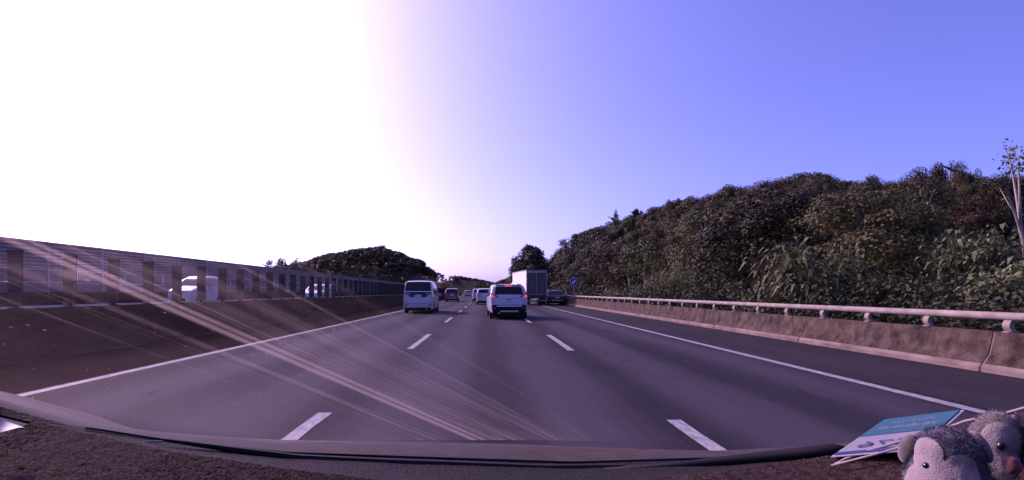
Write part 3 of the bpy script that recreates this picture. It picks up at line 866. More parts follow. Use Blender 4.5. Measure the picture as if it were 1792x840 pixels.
for sx in (-1, 1):
    m_ = MB().grid(lambda u, w: (sx * (0.62 + .37 * u) * s.hw(.12, 1.1), s.yrear(1.08) - .03 + .10*u, 1.02 + .02*u + (.10 + .13 * u) * w), list(np.linspace(0, 1, 5)), [0, .5, 1])
    l_ = m_.build('tail_light', M_tail, t)
    MB().box(sx*.80 - .05, sx*.80 + .05, .02, .12, 1.08, 1.17).build('brake_light', M_brake, l_, bevel=.01)
    side_window(s, sx, [(.75, 1.12), (3.0, 1.06), (2.62, 1.50), (.85, 1.52)]).build('side_window', M_glass, t)
b_ = MB().box(-.17, .17, s.yrear(1.6) - .05, s.yrear(1.6) + .05, 1.595, 1.635).build('high_brake_light', M_brake, t, bevel=.006)
MB().box(-.62, .62, s.yrear(1.6) - .03, s.yrear(1.6) + .25, 1.64, 1.67).build('spoiler', M_white, t, bevel=.012)
p_ = box_on_tail(t, 'number_plate', s, -.19, .19, .90, 1.05, M_white2, d=.03)
for i in range(6): MB().box(-.15 + i*.052, -.118 + i*.052, s.yrear(.90) - .034, s.yrear(.90) - .0295, .94, 1.015).build('plate_character', M_ink, p_)
mirrors(t, s, 3.1, 1.10, M_white)
MB().tube([(-.5, -.01, .30), (-.5, .3, .30)], .04, 10).build('exhaust', M_exh, t)
for sx in (-1, 1): MB().tube([(sx*.62, .8, 1.70), (sx*.62, 2.4, 1.71)], .02, 6).build('roof_rail', M_trim, t)

t_ = [o for o in bpy.data.objects if o.name == 'people_carrier'][0]
s_ = Shape(4.95, 1.85, 0.26, [(0, .75), (.03, 1.02), (.05, 1.18), (.09, 1.45), (.18, 1.85), (.26, 1.95), (.8, 2.0)] + [(4.95, .7)], 1.05, 0.17, .06)
for zz in (.62,):
    rear_panel(s_, zz, zz + .012, .93, .93, off=.02).build('tailgate_seam', M_trim, t_)
for sx in (-1, 1):
    m_ = MB().tube([(sx * .80, -.02, .64), (sx * .83, -.01, .95), (sx * .84, .03, 1.30)], .006, 5); m_.build('tailgate_seam', M_trim, t_)
    MB().box(sx*.74 - .09, sx*.74 + .09, -.035, .02, .50, .56).build('reflector', M_tail, t_, bevel=.008)
MB().tube([(0, .10, 1.40), (.28, .105, 1.42), (.42, .11, 1.425)], .008, 6).build('rear_wiper', M_trim, t_)
t_ = t
for sx in (-1, 1):
    MB().tube([(sx * .72, -.025, .72), (sx * .76, .0, .90), (sx * .72, .04, 1.05)], .005, 5).build('tailgate_seam', M_trim, t_)
    MB().box(sx*.72 - .08, sx*.72 + .08, -.055, .02, .52, .57).build('reflector', M_tail, t_, bevel=.008)
MB().tube([(0, .17, 1.24), (.25, .20, 1.27), (.40, .215, 1.28)], .008, 6).build('rear_wiper', M_trim, t_)

def simple_car(name, X, Y, yaw, label, paint, L=4.5, W=1.8, H=1.65, kind='suv', flip=False, z=0.0, cat='car', group=None, lights=None):
    k = H / 1.65
    if kind == 'suv': prof = [(0, .70), (.04, .95), (.10, 1.08), (.22, 1.25), (.45, 1.55), (.6, 1.62), (1.2, 1.65), (2.3, 1.64), (2.9, 1.5), (3.5, 1.08), (3.9, 1.0), (4.35, .86), (4.5, .55)]
    elif kind == 'van': prof = [(0, .8), (.03, 1.05), (.06, 1.25), (.16, 1.55), (.26, 1.63), (.8, 1.66), (3.0, 1.65), (3.5, 1.52), (4.0, 1.08), (4.3, .95), (4.5, .55)]
    elif kind == 'sedan': prof = [(0, .60), (.03, .80), (.10, .95), (.25, 1.03), (.75, 1.09), (1.15, 1.36), (1.45, 1.58), (1.9, 1.65), (2.3, 1.63), (2.75, 1.5), (3.3, 1.08), (3.7, .98), (4.3, .82), (4.5, .55)]
    else: prof = [(0, .66), (.04, .9), (.12, 1.1), (.30, 1.40), (.42, 1.55), (.6, 1.61), (1.2, 1.65), (2.2, 1.63), (2.75, 1.47), (3.45, 1.06), (3.9, .96), (4.35, .82), (4.5, .52)]
    s = Shape(L, W, 0.27, [(a * L / 4.5, b * k) for a, b in prof], 1.0 * k, 0.20 if kind != 'van' else .12, .07)
    if flip: t = place_car(name, X, Y, yaw, label, group, cat, z, True)
    else: t = place_car(name, X, Y, yaw, label, group, cat, z)
    car_base(t, s, paint, 0.32)
    zw0, zw1 = (1.22 if kind != 'sedan' else 1.14) * k, (1.54 if kind != 'sedan' else 1.55) * k
    rear_panel(s, zw0, zw1, .84, .80).build('rear_window', M_glass, t, smooth=True)
    front_panel(s, 1.13 * k, 1.52 * k, .84, .80).build('windscreen', M_glass, t, smooth=True)
    rear_panel(s, .27, .42, .92, .95, off=.03).build('lower_bumper', M_trim, t)
    front_panel(s, .30, .50, .55, .6, off=.03).build('grille', M_trim, t)
    rear_panel(s, .46, .50, .6, .6, off=.035).build('bumper_strip', M_chrome, t)
    sc = L / 4.5
    yf = {'suv': 3.15, 'van': 3.6, 'sedan': 2.95, 'hatch': 3.0}[kind]
    y0 = {'suv': .75, 'van': .5, 'sedan': 1.3, 'hatch': .65}[kind]
    for sx in (-1, 1):
        side_window(s, sx, [(y0*sc, 1.08*k), (1.72*sc, 1.06*k), (1.72*sc, 1.52*k), ((y0 + .22)*sc, 1.50*k)]).build('side_window', M_glass, t)
        side_window(s, sx, [(1.80*sc, 1.06*k), (yf*sc, 1.05*k), ((yf - .5)*sc, 1.50*k), (1.80*sc, 1.53*k)]).build('side_window', M_glass, t)
        m_ = MB().grid(lambda u, w: (sx * (0.68 + .30 * u) * s.hw(.1, .95), s.yrear(.92*k) - .03 + .07*u, .86*k + (.10 + .12*u) * w * k), list(np.linspace(0, 1, 4)), [0, .5, 1])
        m_.build('tail_light', lights or M_tail, t)
        m_ = MB().grid(lambda u, w: (sx * (0.55 + .42 * u) * s.hw(L - .15, .75), s.yfront(.76*k) + .02 - .16*u, .66*k + .02*u + .13 * w * k), list(np.linspace(0, 1, 4)), [0, .5, 1])
        m_.build('headlight', M_lamp, t)
        side_window(s, sx, [(1.74*sc, .5), (1.76*sc, .5), (1.76*sc, 1.06*k), (1.74*sc, 1.06*k)], off=.004).build('door_seam', M_trim, t)
        side_window(s, sx, [(1.9*sc, .93*k), (2.12*sc, .93*k), (2.12*sc, .96*k), (1.9*sc, .96*k)], off=.03).build('door_handle', paint, t)
    mirrors(t, s, yf * sc - .02, 1.08 * k, paint)
    p_ = box_on_tail(t, 'number_plate', s, -.19, .19, .78*k, .92*k, M_plate, d=.03)
    MB().box(-.19, .19, L + .0, L + .03, .42, .56).build('number_plate', M_plate, t)
    return t, s

simple_car('suv', *P(790.5, VY, 66)[:2], R(2), 'maroon SUV beyond the white people carrier in the fast lane', M_maroon, H=1.78, W=1.86, L=4.6)
simple_car('hatchback', *P(849.5, VY, 51.0)[:2], R(1.5), 'silver hatchback half hidden ahead of the white SUV', M_silver, H=1.68, W=1.84, L=4.4, kind='hatch')
simple_car('minivan', *P(838.5, VY, 69.0)[:2], R(2), 'white minivan partly hidden by the silver hatchback', M_white, H=1.74, W=1.84, kind='van')
simple_car('hatchback', *P(818.5, VY, 142.0)[:2], R(3), 'small distant silver car, the farthest one up the motorway', M_silver, H=1.75, W=1.85, kind='hatch')
simple_car('sedan', 7.12, 49.2, R(0.5), 'dark sedan with pale rear window on the hard shoulder beside the truck', M_black, H=1.48, W=1.84, L=4.7, kind='sedan')
# oncoming traffic, seen between the glare boards
simple_car('van', -20.3, 37.0, 0, 'white oncoming van glimpsed between the glare boards, the nearer of two', M_white, H=2.02, W=1.75, L=4.2, kind='hatch', flip=True, z=0.4, cat='van')
simple_car('hatchback', -14.9, 46.6, 0, 'white oncoming hatchback farther along behind the glare boards', M_white, H=1.62, W=1.75, L=4.4, kind='hatch', flip=True, z=0.4)

# ---- box truck merging from the shoulder
M_box = mat('cargo box panel', (0.80, 0.70, 0.58), 0.6, var=0.06, scale=2)
M_boxrear = mat('shaded box doors', (0.07, 0.06, 0.065), 0.55, var=0.25, scale=3, stretch=(1, 1, .5))  # shade on the truck's rear face put into the door colour
M_steel = mat('galvanised steel', (0.20, 0.185, 0.18), 0.6, metal=0.2, var=0.25)
M_chassis = mat('chassis black', (0.03, 0.028, 0.03), 0.7)
t = empty('box_truck', (4.93, 48.0, 0), R(8.5), label='pale box truck with shade-darkened rear doors, merging beside the SUV', cat='truck')
W2, Lb = 1.02, 6.6
MB().box(-W2, W2, 0.0, Lb, 1.02, 3.44).build('cargo_box', M_box, t, bevel=.02)
fr_ = MB()
for x0, x1, z0, z1 in ((-W2 - .01, -W2 + .09, 1.0, 3.46), (W2 - .09, W2 + .01, 1.0, 3.46), (-W2 + .09, W2 - .09, 3.32, 3.46), (-W2 + .09, W2 - .09, 1.0, 1.12)):
    fr_.box(x0, x1, -.05, -.002, z0, z1)
fr_.build('rear_frame', M_steel, t)
MB().box(-W2 + .12, W2 - .12, -.055, -.051, 3.20, 3.29).build('marker_strip', M_pale, t)
for sx in (-1, 1):
    d = MB().box(sx*.02 if sx > 0 else -.91, .91 if sx > 0 else -.02, -.03, -.003, 1.14, 3.18).build('rear_door', M_boxrear, t)
    for xx in (.25, .68): MB().tube([(sx*xx, -.05, 1.16), (sx*xx, -.05, 3.16)], .018, 6).build('lock_rod', M_steel, d)
    for zz in (1.35, 2.15, 2.95): MB().box(sx*.80 - .1, sx*.80 + .1, -.045, -.029, zz, zz + .05).build('hinge', M_steel, d)
    MB().box(sx*.46 - .22, sx*.46 + .22, -.075, -.045, 1.95, 2.0).build('door_handle', M_steel, d)
lad = MB()
for x in (-.52, .52): lad.box(x - .03, x + .03, -.13, -.08, 1.05, 2.55)
for z in (1.3, 1.62, 1.94, 2.26, 2.5): lad.box(-.49, .49, -.12, -.09, z, z + .05)
lad.build('tail_lift', M_steel, t)
for i in range(9):
    y = .4 + i * .72
    for sx in (-1, 1): MB().box(sx*W2 - .012, sx*W2 + .012, y, y + .035, 1.06, 3.4).build('side_rib', M_box, t)
MB().box(-W2 - .015, -W2 + .03, .0, Lb, 3.36, 3.455).build('roof_rail', M_steel, t)
MB().box(-W2 - .015, -W2 + .03, .0, Lb, 1.0, 1.09).build('lower_rail', M_steel, t)
MB().box(-.42, .42, .1, 7.6, .62, 1.0).build('chassis', M_chassis, t)
MB().box(-.95, .95, .0, .10, .42, .55).build('underride_bar', M_steel, t)
MB().box(-.95, .95, .02, .12, .74, .98).build('lamp_board', M_chassis, t)
for sx in (-1, 1):
    MB().box(sx*.76 - .14, sx*.76 + .14, -.01, .03, .80, .90).build('tail_light', M_tail, t)
    MB().box(sx*.80 - .2, sx*.80 + .2, .55, .58, .25, .72).build('mud_flap', M_chassis, t)
p_ = MB().box(-.19, .19, -.02, .015, .60, .73).build('number_plate', M_plate, t)
tm, rm = wheel_meshes(.42, .26)
for y in (1.35, 7.0):
    for sx in (-1, 1):
        for dx in ((0, .29) if y < 3 else (0,)):
            w = link('wheel', tm, None, t, (sx * (.88 - dx), y, .42)); link('rim', rm, None, w)
cab = Shape(1.75, 1.95, .5, [(0, 2.0), (.1, 2.35), (.6, 2.42), (1.1, 2.35), (1.55, 1.5), (1.7, 1.35), (1.75, .8)], 1.4, .1, .03, .05)
cb = cab.body().build('cab', M_white2, t); cb.location = (0, 6.75, 0); smooth_by_angle(cb)
for sx in (-1, 1):
    side_window(cab, sx, [(.35, 1.42), (1.45, 1.42), (1.05, 2.15), (.35, 2.2)]).build('side_window', M_glass, cb)
    MB().box(sx*1.12 - .06, sx*1.12 + .06, 1.45, 1.55, 1.5, 1.95).build('mirror', M_chassis, cb, bevel=.015)
front_panel(cab, 1.45, 2.25, .9, .85).build('windscreen', M_glass, cb)

# ---- round blue sign with a white arrow at the start of the rail
M_blue = mat('sign blue', (0.02, 0.045, 0.30), 0.4)
M_signw = mat('sign white', (0.78, 0.78, 0.78), 0.45)
sp = P(1004, VY, 46.5)
t = empty('road_sign', (sp.x, 46.5, 0), label='round blue sign with white diagonal arrow on a steel pole', cat='sign')
MB().tube([(0, 0, 0), (0, 0, 2.74)], .035, 10).build('pole', M_steel, t, smooth=True)
sg = MB()
n = 28
sg.add([(math.cos(2*math.pi*i/n)*.37, y, 2.27 + math.sin(2*math.pi*i/n)*.37) for y in (-.055, -.035) for i in range(n)],
       [tuple(range(n)), tuple(range(2*n - 1, n - 1, -1))] + [(i, i + n, (i+1) % n + n, (i+1) % n) for i in range(n)])
f_ = sg.build('sign_face', M_blue, t, fix=True)
MB().disc((0, -.059, 2.27), 'y', .345, .365, n).build('rim', M_signw, f_)
d = Vector((-.7071, 0, -.60)).normalized(); nrm = Vector((-d.z, 0, d.x)); c0 = Vector((0, -.060, 2.27))
ar = MB(); A = lambda a, b: tuple(c0 + d * a + nrm * b)
ar.add([A(-.26, -.055), A(.03, -.055), A(.03, -.155), A(.26, 0), A(.03, .155), A(.03, .055), A(-.26, .055)], [(0, 1, 5, 6), (2, 3, 4)])
ar.build('arrow', M_signw, f_)

# ------------------------------------------------------------------ the car we sit in
M_hood = mat('own car bonnet paint', (0.036, 0.028, 0.027), 0.8, color2=(0.062, 0.048, 0.044), scale=18, spec=0.12, detail=8)
M_cowl = mat('cowl plastic', (0.007, 0.006, 0.009), 0.9, color2=(0.026, 0.020, 0.020), scale=60, bump=0.8, bscale=140, spec=0.15)  # speckle imitates the fleece mat reflected in the glass
M_rubber = mat('wiper rubber', (0.010, 0.009, 0.012), 0.75, spec=0.2)
M_seal = mat('windscreen seal', (0.16, 0.13, 0.125), 0.7, var=0.3, scale=30, spec=0.2)
M_dash = mat('dashboard plastic', (0.008, 0.006, 0.008), 0.9, spec=0.1, var=0.3, scale=40, bump=0.3, bscale=200)
M_fleece = mat('brown fleece', (0.008, 0.005, 0.006), 1.0, color2=(0.066, 0.040, 0.036), scale=90, spec=0.1, bump=0.5, bscale=300)
M_trimpale = mat('pillar trim', (0.20, 0.20, 0.26), 0.6, var=0.05)
M_pipe = mat('mat piping', (0.26, 0.21, 0.20), 0.7, var=0.2, scale=60)

own = empty('own_car', (0, 1.2, 0), label='bonnet edge, wipers and dashboard of the car the view is from', cat='car')
def curve(tab):
    xs = [a[0] for a in tab]; 
    return lambda x: (np.interp(x, xs, [a[1] for a in tab]), np.interp(x, xs, [a[2] for a in tab]))
top_c = curve([(-120, 660, .98), (0, 700, 1.04), (130, 736, 1.13), (250, 754, 1.22), (400, 765, 1.3), (500, 770, 1.38), (700, 773, 1.45), (900, 777, 1.45), (1100, 785, 1.4), (1250, 789, 1.35), (1450, 781, 1.25), (1560, 768, 1.15), (1700, 740, 1.0)])
bot_c = curve([(-120, 668, .94), (0, 708, 1.0), (130, 743, 1.05), (290, 768, 1.12), (500, 790, 1.2), (700, 797, 1.25), (1000, 807, 1.25), (1270, 799, 1.2), (1450, 786, 1.1), (1560, 772, 1.05), (1700, 744, .95)])
edge_c = curve([(-120, 690, .92), (0, 722, .93), (110, 747, .93), (300, 787, .87), (500, 817, .88), (700, 842, .90), (900, 850, .92), (1080, 842, .90), (1250, 822, .88), (1450, 795, .87), (1600, 765, .82), (1750, 728, .72), (1880, 690, .64)])
def on(c, x, dy=0, dY=0): y, Y = c(x); return P(x, y + dy, Y + dY)
# bonnet: rises from its rear edge to a crest, then falls away towards the nose
def hood(x, w):
    b, tp = on(bot_c, x), on(top_c, x)
    if w <= 1: 
        q = b.lerp(tp, w); q.z += 0.006 * math.sin(math.pi * w); return q
    f = w - 1; return Vector((tp.x * (1 + .02*f), tp.y + f * 1.0, tp.z - 0.36 * f - 0.16 * f * f))
def own_part(o): return local(o, own)
own_part(MB().grid(hood, list(np.linspace(-110, 1600, 66)), [0, .25, .5, .62, .66, .85, 1, 1.15, 1.4, 1.7, 2.0]).build('bonnet', M_hood, smooth=True))
# seal strip that runs up the side of the windscreen
own_part(MB().tube([on(top_c, x, 3) for x in np.linspace(-110, 560, 36)], [0.0065 - 0.00008 * i for i in range(36)], 8, ry=.5).build('windscreen_seal', M_seal, smooth=True))
own_part(MB().tube([on(bot_c, x, 2, -.02) for x in np.linspace(150, 1560, 50)], 0.0025, 6).build('bonnet_seal', M_rubber, smooth=True))
# cowl between bonnet and dashboard
own_part(MB().grid(lambda x, w: on(edge_c, x, 0, .01).lerp(on(bot_c, x, 0, -.015), w) + Vector((0, 0, -.012 * math.sin(math.pi * w) - .004)), list(np.linspace(-110, 1690, 80)), list(np.linspace(0, 1, 7))).build('cowl_panel', M_cowl, smooth=True))
# wiper: blade on the driver's side and the arm on the right
w_ = own_part(MB().tube([on(bot_c, x, dy, -.06) for x, dy in ((292, 2), (400, 6), (520, 10), (660, 12), (800, 12), (950, 13), (1090, 12))], [.004, .0075, .009, .009, .0085, .008, .006], 6, ry=.9).build('wiper_blade', M_rubber))
own_part(MB().tube([on(bot_c, x, dy, -.075) for x, dy in ((640, 19), (760, 21), (960, 22), (1120, 20))], .0035, 6).build('wiper_rail', M_seal))
own_part(MB().tube([on(bot_c, x, dy, -.08) for x, dy in ((1060, 17), (1180, 14), (1330, 6), (1400, 4), (1462, 2), (1482, 4))], [.006, .011, .016, .017, .015, .007], 8, ry=.8).build('wiper_arm', M_rubber, smooth=True))
own_part(MB().tube([on(bot_c, x, dy, -.05) for x, dy in ((236, 14), (285, 5))], [.0012, .0022], 6).build('washer_pipe', M_seal))
# dashboard body under the mat
def dash(x, w):
    e = on(edge_c, x, 4); return Vector((e.x * (1 - .12 * w), e.y - .55 * w, e.z - .012 - .05 * w * w - .02*w))
own_part(MB().grid(dash, list(np.linspace(-119, 1880, 70)), list(np.linspace(0, 1, 9))).build('dashboard', M_dash, smooth=True))
own_part(MB().grid(lambda u, w: P(-30 + 72*u - 10*w, 722 + 26*u + 46*w*(1 - u), .80 - .02*w), [0, .25, .5, .75, 1], [0, .5, 1]).build('pillar_trim', M_trimpale, smooth=True))
for sx, x0 in ((-1, -.92), (1, .90)):
    own_part(MB().tube([(x0, .70, 1.10), (x0 * .93, .40, 1.26), (x0 * .85, .05, 1.42)], .03, 8).build('windscreen_pillar', M_dash, smooth=True))

# unseen roof lining added to shade the cabin; doors and seats behind the camera
M_lining = mat('roof lining', (0.16, 0.15, 0.15), 0.95, var=0.05)
own_part(MB().grid(lambda u, w: (u, .04 - 1.9 * w, 1.43 + .03 * math.sin(math.pi * w) - .05 * u * u - .16 * max(0, w - .8) * 5), list(np.linspace(-.74, .74, 9)), list(np.linspace(0, 1, 9))).build('roof', M_lining, smooth=True))
for sx in (-1, 1):
    own_part(MB().box(sx*.90 - .04, sx*.90 + .04, -1.9, .62, .35, 1.0).build('door', M_dash, bevel=.02))
    own_part(MB().box(sx*.40 - .25, sx*.40 + .25, -.95, -.75, .45, 1.12).build('seat_back', M_lining, bevel=.06))
    own_part(MB().box(sx*.76 - .04, sx*.76 + .04, -.72, -.62, 1.0, 1.42).build('door_pillar', M_lining))
own_part(MB().box(-.86, .86, -1.95, -1.85, .4, 1.32).build('tailgate', M_dash))
# fleece mat on the dashboard: real nap, knotted surface
def fbm(x, y, s):
    v = 0
    from mathutils import noise
    return noise.noise(Vector((x * s, y * s, 3.1))) * .6 + noise.noise(Vector((x * s * 2.3, y * s * 2.3, 9.1))) * .4
def fleece(x, w):
    q = dash(x, w); q.z += 0.014
    k = fbm(q.x, q.y, 210); d = fbm(q.x + 5, q.y, 34)
    from mathutils import noise
    cell = noise.voronoi(Vector((q.x * 210, q.y * 210, 0.3)))[0][0]
    q.z += 0.0012 * k + 0.0042 * max(0.0, 1 - cell * 1.5) * .6 + 0.006 * min(0.0, d + .12) + (-.012 if w == 0 else 0)
    q.x += .001 * k
    return q
mt = MB().grid(fleece, list(np.linspace(60, 760, 440)), [0] + list(np.linspace(.004, .55, 170))).build('dashboard_mat', M_fleece, smooth=True)
tag(mt, 'brown fleece mat on the dashboard below the windscreen, driver side', 'mat')
mt2 = MB().grid(fleece, list(np.linspace(1080, 1860, 300)), [0] + list(np.linspace(.004, .5, 70))).build('dashboard_mat', M_fleece, smooth=True)
tag(mt2, 'dark fleece mat under the reflected card and plush toys at the lower right', 'mat')
pp = MB().tube([on(edge_c, x, dy, -.03) for x, dy in ((1455, 22), (1480, 14), (1520, 8), (1600, 0), (1650, -1), (1690, -6), (1750, -2), (1860, 0))], .0022, 6).build('piping', M_pipe, mt2, smooth=True)
MB().tube([on(edge_c, x, dy, -.05) for x, dy in ((1455, 21), (1545, 16), (1600, 10), (1620, 6))], .002, 6).build('piping', M_pipe, mt2, smooth=True)

# windscreen reflection of a card, modelled as a solid card with mirrored print
M_teal = mat('card teal', (0.024, 0.085, 0.12), 0.7, var=0.08, spec=0.2)
M_cardw = mat('card white', (0.19, 0.185, 0.205), 0.7, var=0.08, spec=0.2)
M_navy = mat('card navy', (0.02, 0.03, 0.12), 0.5)
M_sleeve = mat('clear sleeve edge', (0.34, 0.33, 0.36), 0.3)
B = P(1548, 735, 1.0); A_ = P(1460, 796, .85)
up = (B - A_); hgt = up.length; up.normalize()
C_ = P(1650, 722, .9268); rt_ = (C_ - B); rt_ -= up * rt_.dot(up); rt_.normalize(); nr = rt_.cross(up)
if nr.z < 0: nr = -nr
card = empty('reflected_card', A_, label='reflection of a teal and white card, modelled solid with mirrored lettering, beside the plush toys', cat='card')
cw = .12
Q = lambda u, v, k=0.0: rt_ * u + up * v + nr * k
def sheet(u0, u1, v0, v1, k, m, name, par=None, th=.0012):
    mb = MB(); mb.add([Q(u0, v0, k), Q(u1, v0, k), Q(u1, v1, k), Q(u0, v1, k), Q(u0, v0, k - th), Q(u1, v0, k - th), Q(u1, v1, k - th), Q(u0, v1, k - th)],
                      [(0,1,2,3),(7,6,5,4),(0,4,5,1),(1,5,6,2),(2,6,7,3),(3,7,4,0)])
    return mb.build(name, m, par, fix=True)
sheet(-.004, cw + .004, -.006, hgt + .008, -.0013, M_sleeve, 'sleeve', card)
sheet(0, cw, 0, hgt, 0, M_cardw, 'card_sheet', card, .001)
sheet(0, cw, hgt * .47, hgt, .0012, M_teal, 'teal_panel', card, .001)
sheet(0, cw, .0, hgt * .05, .0012, M_navy, 'navy_stripe', card, .001)
def write(txt, u, v, size, m, slant=0.0):
    cu = bpy.data.curves.new('lettering', 'FONT'); cu.body = txt; cu.size = size; cu.extrude = 0
    ob = bpy.data.objects.new('lettering', cu); col.objects.link(ob)
    bpy.context.view_layer.update()
    me = bpy.data.meshes.new_from_object(ob.evaluated_get(bpy.context.evaluated_depsgraph_get()))
    bpy.data.objects.remove(ob)
    for vv in me.vertices:
        x, y = vv.co.x, vv.co.y
        vv.co = Q(u - x, v + y, .0018)          # mirrored
    me.materials.clear()
    link('lettering', me, m, card)
write('汽小川', .098, hgt * .79, .024, M_cardw)
write('路邊停車', .108, hgt * .62, .024, M_cardw)
write('476', .098, hgt * .13, .052, M_navy)

# ------------------------------------------------------------------ plush toys on the dashboard
M_grey = mat('grey plush', (0.028, 0.028, 0.040), 1.0, color2=(0.085, 0.08, 0.105), scale=60, sheen=0.15)
M_brownp = mat('brown grey plush', (0.05, 0.037, 0.030), 1.0, color2=(0.13, 0.10, 0.085), scale=60, sheen=0.5)
M_cream = mat('cream plush', (0.24, 0.195, 0.18), 1.0, var=0.12, scale=70, sheen=0.4, bump=0.3, bscale=500)
M_beige = mat('beige plush', (0.22, 0.175, 0.165), 1.0, var=0.12, scale=70, sheen=0.4, bump=0.3, bscale=500)
M_wplush = mat('white plush', (0.46, 0.44, 0.45), 1.0, var=0.08, scale=60, sheen=0.4, bump=0.3, bscale=400)
M_eye = mat('toy eye', (0.008, 0.006, 0.010), 0.08, coat=0.6)
M_wine = mat('wine felt', (0.16, 0.05, 0.06), 1.0, var=0.2, scale=60, sheen=0.3)

def frame(fwd, upv=(0, 0, 1)):
    f = Vector(fwd).normalized(); r_ = f.cross(Vector(upv)).normalized(); u_ = r_.cross(f)
    return r_, f, u_
def ico(sub):
    b = bmesh.new(); bmesh.ops.create_icosphere(b, subdivisions=sub, radius=1.0); return b
def blob(name, c, rad, axes, m, parent, sub=4, body=None, rough=.0, seed=0):
    """plush shape: ellipsoid on the given axes, flowing into a body below when body=(drop, radius)"""
    from mathutils import noise
    b = ico(sub)
    for v in b.verts:
        d = v.co.normalized(); p = axes[0] * (d.x * rad[0]) + axes[1] * (d.y * rad[1]) + axes[2] * (d.z * rad[2])
        if body:
            dn = p.normalized(); dz = max(0.0, -dn.z)
            ext = body[1] * dz ** 1.2 * 1.0; r0 = p.length
            p = dn * (r0 + ext * dz)
            p.x *= 1 + body[0] * dz; p.y *= 1 + body[0] * dz
        if rough: p *= 1 + rough * noise.noise(p * 90 + Vector((seed, 0, 0)))
        v.co = p
    me = bpy.data.meshes.new(name); b.to_mesh(me); b.free()
    for q_ in me.polygons: q_.use_smooth = True
    o = link(name, me, m, parent); o.location = Vector(c) - Vector(parent.location); return o
def patch(name, src, dirs, m, parent, lift=.0012, sub=5):
    """felt patch: the faces of a plush shape within given angles of some directions, lifted off it"""
    b = bmesh.new(); b.from_mesh(src.data)
    if sub: bmesh.ops.subdivide_edges(b, edges=list(b.edges), cuts=1, use_grid_fill=True)
    b.normal_update(); kill = []
    for f in b.faces:
        d = f.calc_center_median().normalized()
        if not any(d.angle(Vector(dv).normalized()) < R(a) for dv, a in dirs): kill.append(f)
    bmesh.ops.delete(b, geom=kill, context='FACES')
    for v in b.verts: v.co += v.normal * lift
    me = bpy.data.meshes.new(name); b.to_mesh(me); b.free()
    for q_ in me.polygons: q_.use_smooth = True
    me.materials.clear()
    o = link(name, me, m, parent); o.location = src.location; return o
def fur(src, parent, m, n, length, avoid=(), seed=1):
    """short pile: thin blades standing on the plush skin"""
    rr = random.Random(seed); me = src.data; polys = me.polygons; mb = MB()
    idx = [p.index for p in polys if not any(p.center.normalized().angle(Vector(dv).normalized()) < R(a) for dv, a in avoid)]
    for _ in range(n):
        p = polys[rr.choice(idx)]; nn = p.normal
        c = p.center + Vector((rr.uniform(-1, 1), rr.uniform(-1, 1), rr.uniform(-1, 1))) * 0.002
        t_ = nn.orthogonal().normalized(); t_.rotate(Matrix.Rotation(rr.uniform(0, 6.28), 3, nn))
        d = (nn + Vector((rr.uniform(-.7, .7), rr.uniform(-.7, .7), rr.uniform(-.7, .5)))).normalized() * length * rr.uniform(.5, 1.3)
        w = .0005
        mb.add([c - t_*w, c + t_*w, c + d], [(0, 1, 2)])
    o = mb.build('pile', m, parent); o.location = src.location; tag(o, kind='stuff'); return o

# grey toy, facing the cabin and looking down
RT, UPV = Vector((.72, -.69, 0)), Vector((.14, .15, .98)); TC = Vector((-.68, -.70, .22))
c = P(1660, 796, .62); t = empty('plush_toy', (c.x, c.y, c.z - .07), label='grey plush toy with pale heart-shaped face lying nearest the camera', cat='plush toy')
ax = frame((-.68, -.70, -.2))
hd = blob('body', c, (.0325, .032, .0345), ax, M_grey, t, 5, body=(.1, .05), rough=.03)
lobes = [(TC*.75 - RT*.62 - UPV*.05, 33), (TC*.85 + RT*.36 - UPV*.36, 27), (TC*.6 - RT*.2 - UPV*.85, 42)]
patch('face', hd, lobes, M_cream, t)
fur(hd, t, M_grey, 4200, .0042, lobes, 3)
for e in (TC*.72 - RT*.52 - UPV*.50, TC*.78 + RT*.16 - UPV*.72):
    e = e.normalized(); dd = hd.data.vertices; k = max(dd, key=lambda v: v.co.normalized().dot(e)).co
    blob('eye', c + k * 1.0, (.0042, .0042, .0042), ax, M_eye, t, 3)
blob('arm', c - RT*.031 - UPV*.002 + Vector((0, .01, 0)), (.011, .012, .020), frame((-.3, -.9, 0), (.3, 0, 1)), M_brownp, t, 4, rough=.03)
ml = blob('tuft', c - RT*.033 - UPV*.034, (.008, .008, .010), frame((0, -1, 0)), M_brownp, t, 4, rough=.08)
fur(ml, t, M_wplush, 260, .005, (), 5)
# brown grey toy behind it
c2 = P(1736, 776, .69); t2 = empty('plush_toy', (c2.x, c2.y, c2.z - .08), label='brown-grey plush toy with one long pale face patch, second from the window post', cat='plush toy')
ax2 = frame((-.68, -.70, 0), (.2, -.1, 1))
h2 = blob('body', c2, (.027, .034, .046), ax2, M_brownp, t2, 5, body=(.1, .05), rough=.03)
lob2 = [(TC*.9 + RT*.28 + UPV*.15, 36), (TC*.85 + RT*.15 - UPV*.40, 36)]
patch('face', h2, lob2, M_cream, t2)
fur(h2, t2, M_brownp, 2600, .0045, lob2, 8)
e = (TC*.95 + RT*.22 - UPV*.02).normalized(); k = max(h2.data.vertices, key=lambda v: v.co.normalized().dot(e)).co
blob('eye', c2 + k * 1.01, (.0045, .004, .006), ax2, M_eye, t2, 3)
blob('flipper', P(1716, 782, .64), (.009, .010, .021), frame((-.68, -.70, 0), (-.35, .3, 1)), M_beige, t2, 4)
blob('ear', P(1769, 742, .68), (.009, .010, .017), frame((-.68, -.70, 0), (.25, -.2, 1)), M_beige, t2, 4)
blob('foot', P(1771, 814, .62), (.009, .009, .011), frame((0, -1, 0), (.3, 0, 1)), M_wine, t2, 4, rough=.2)
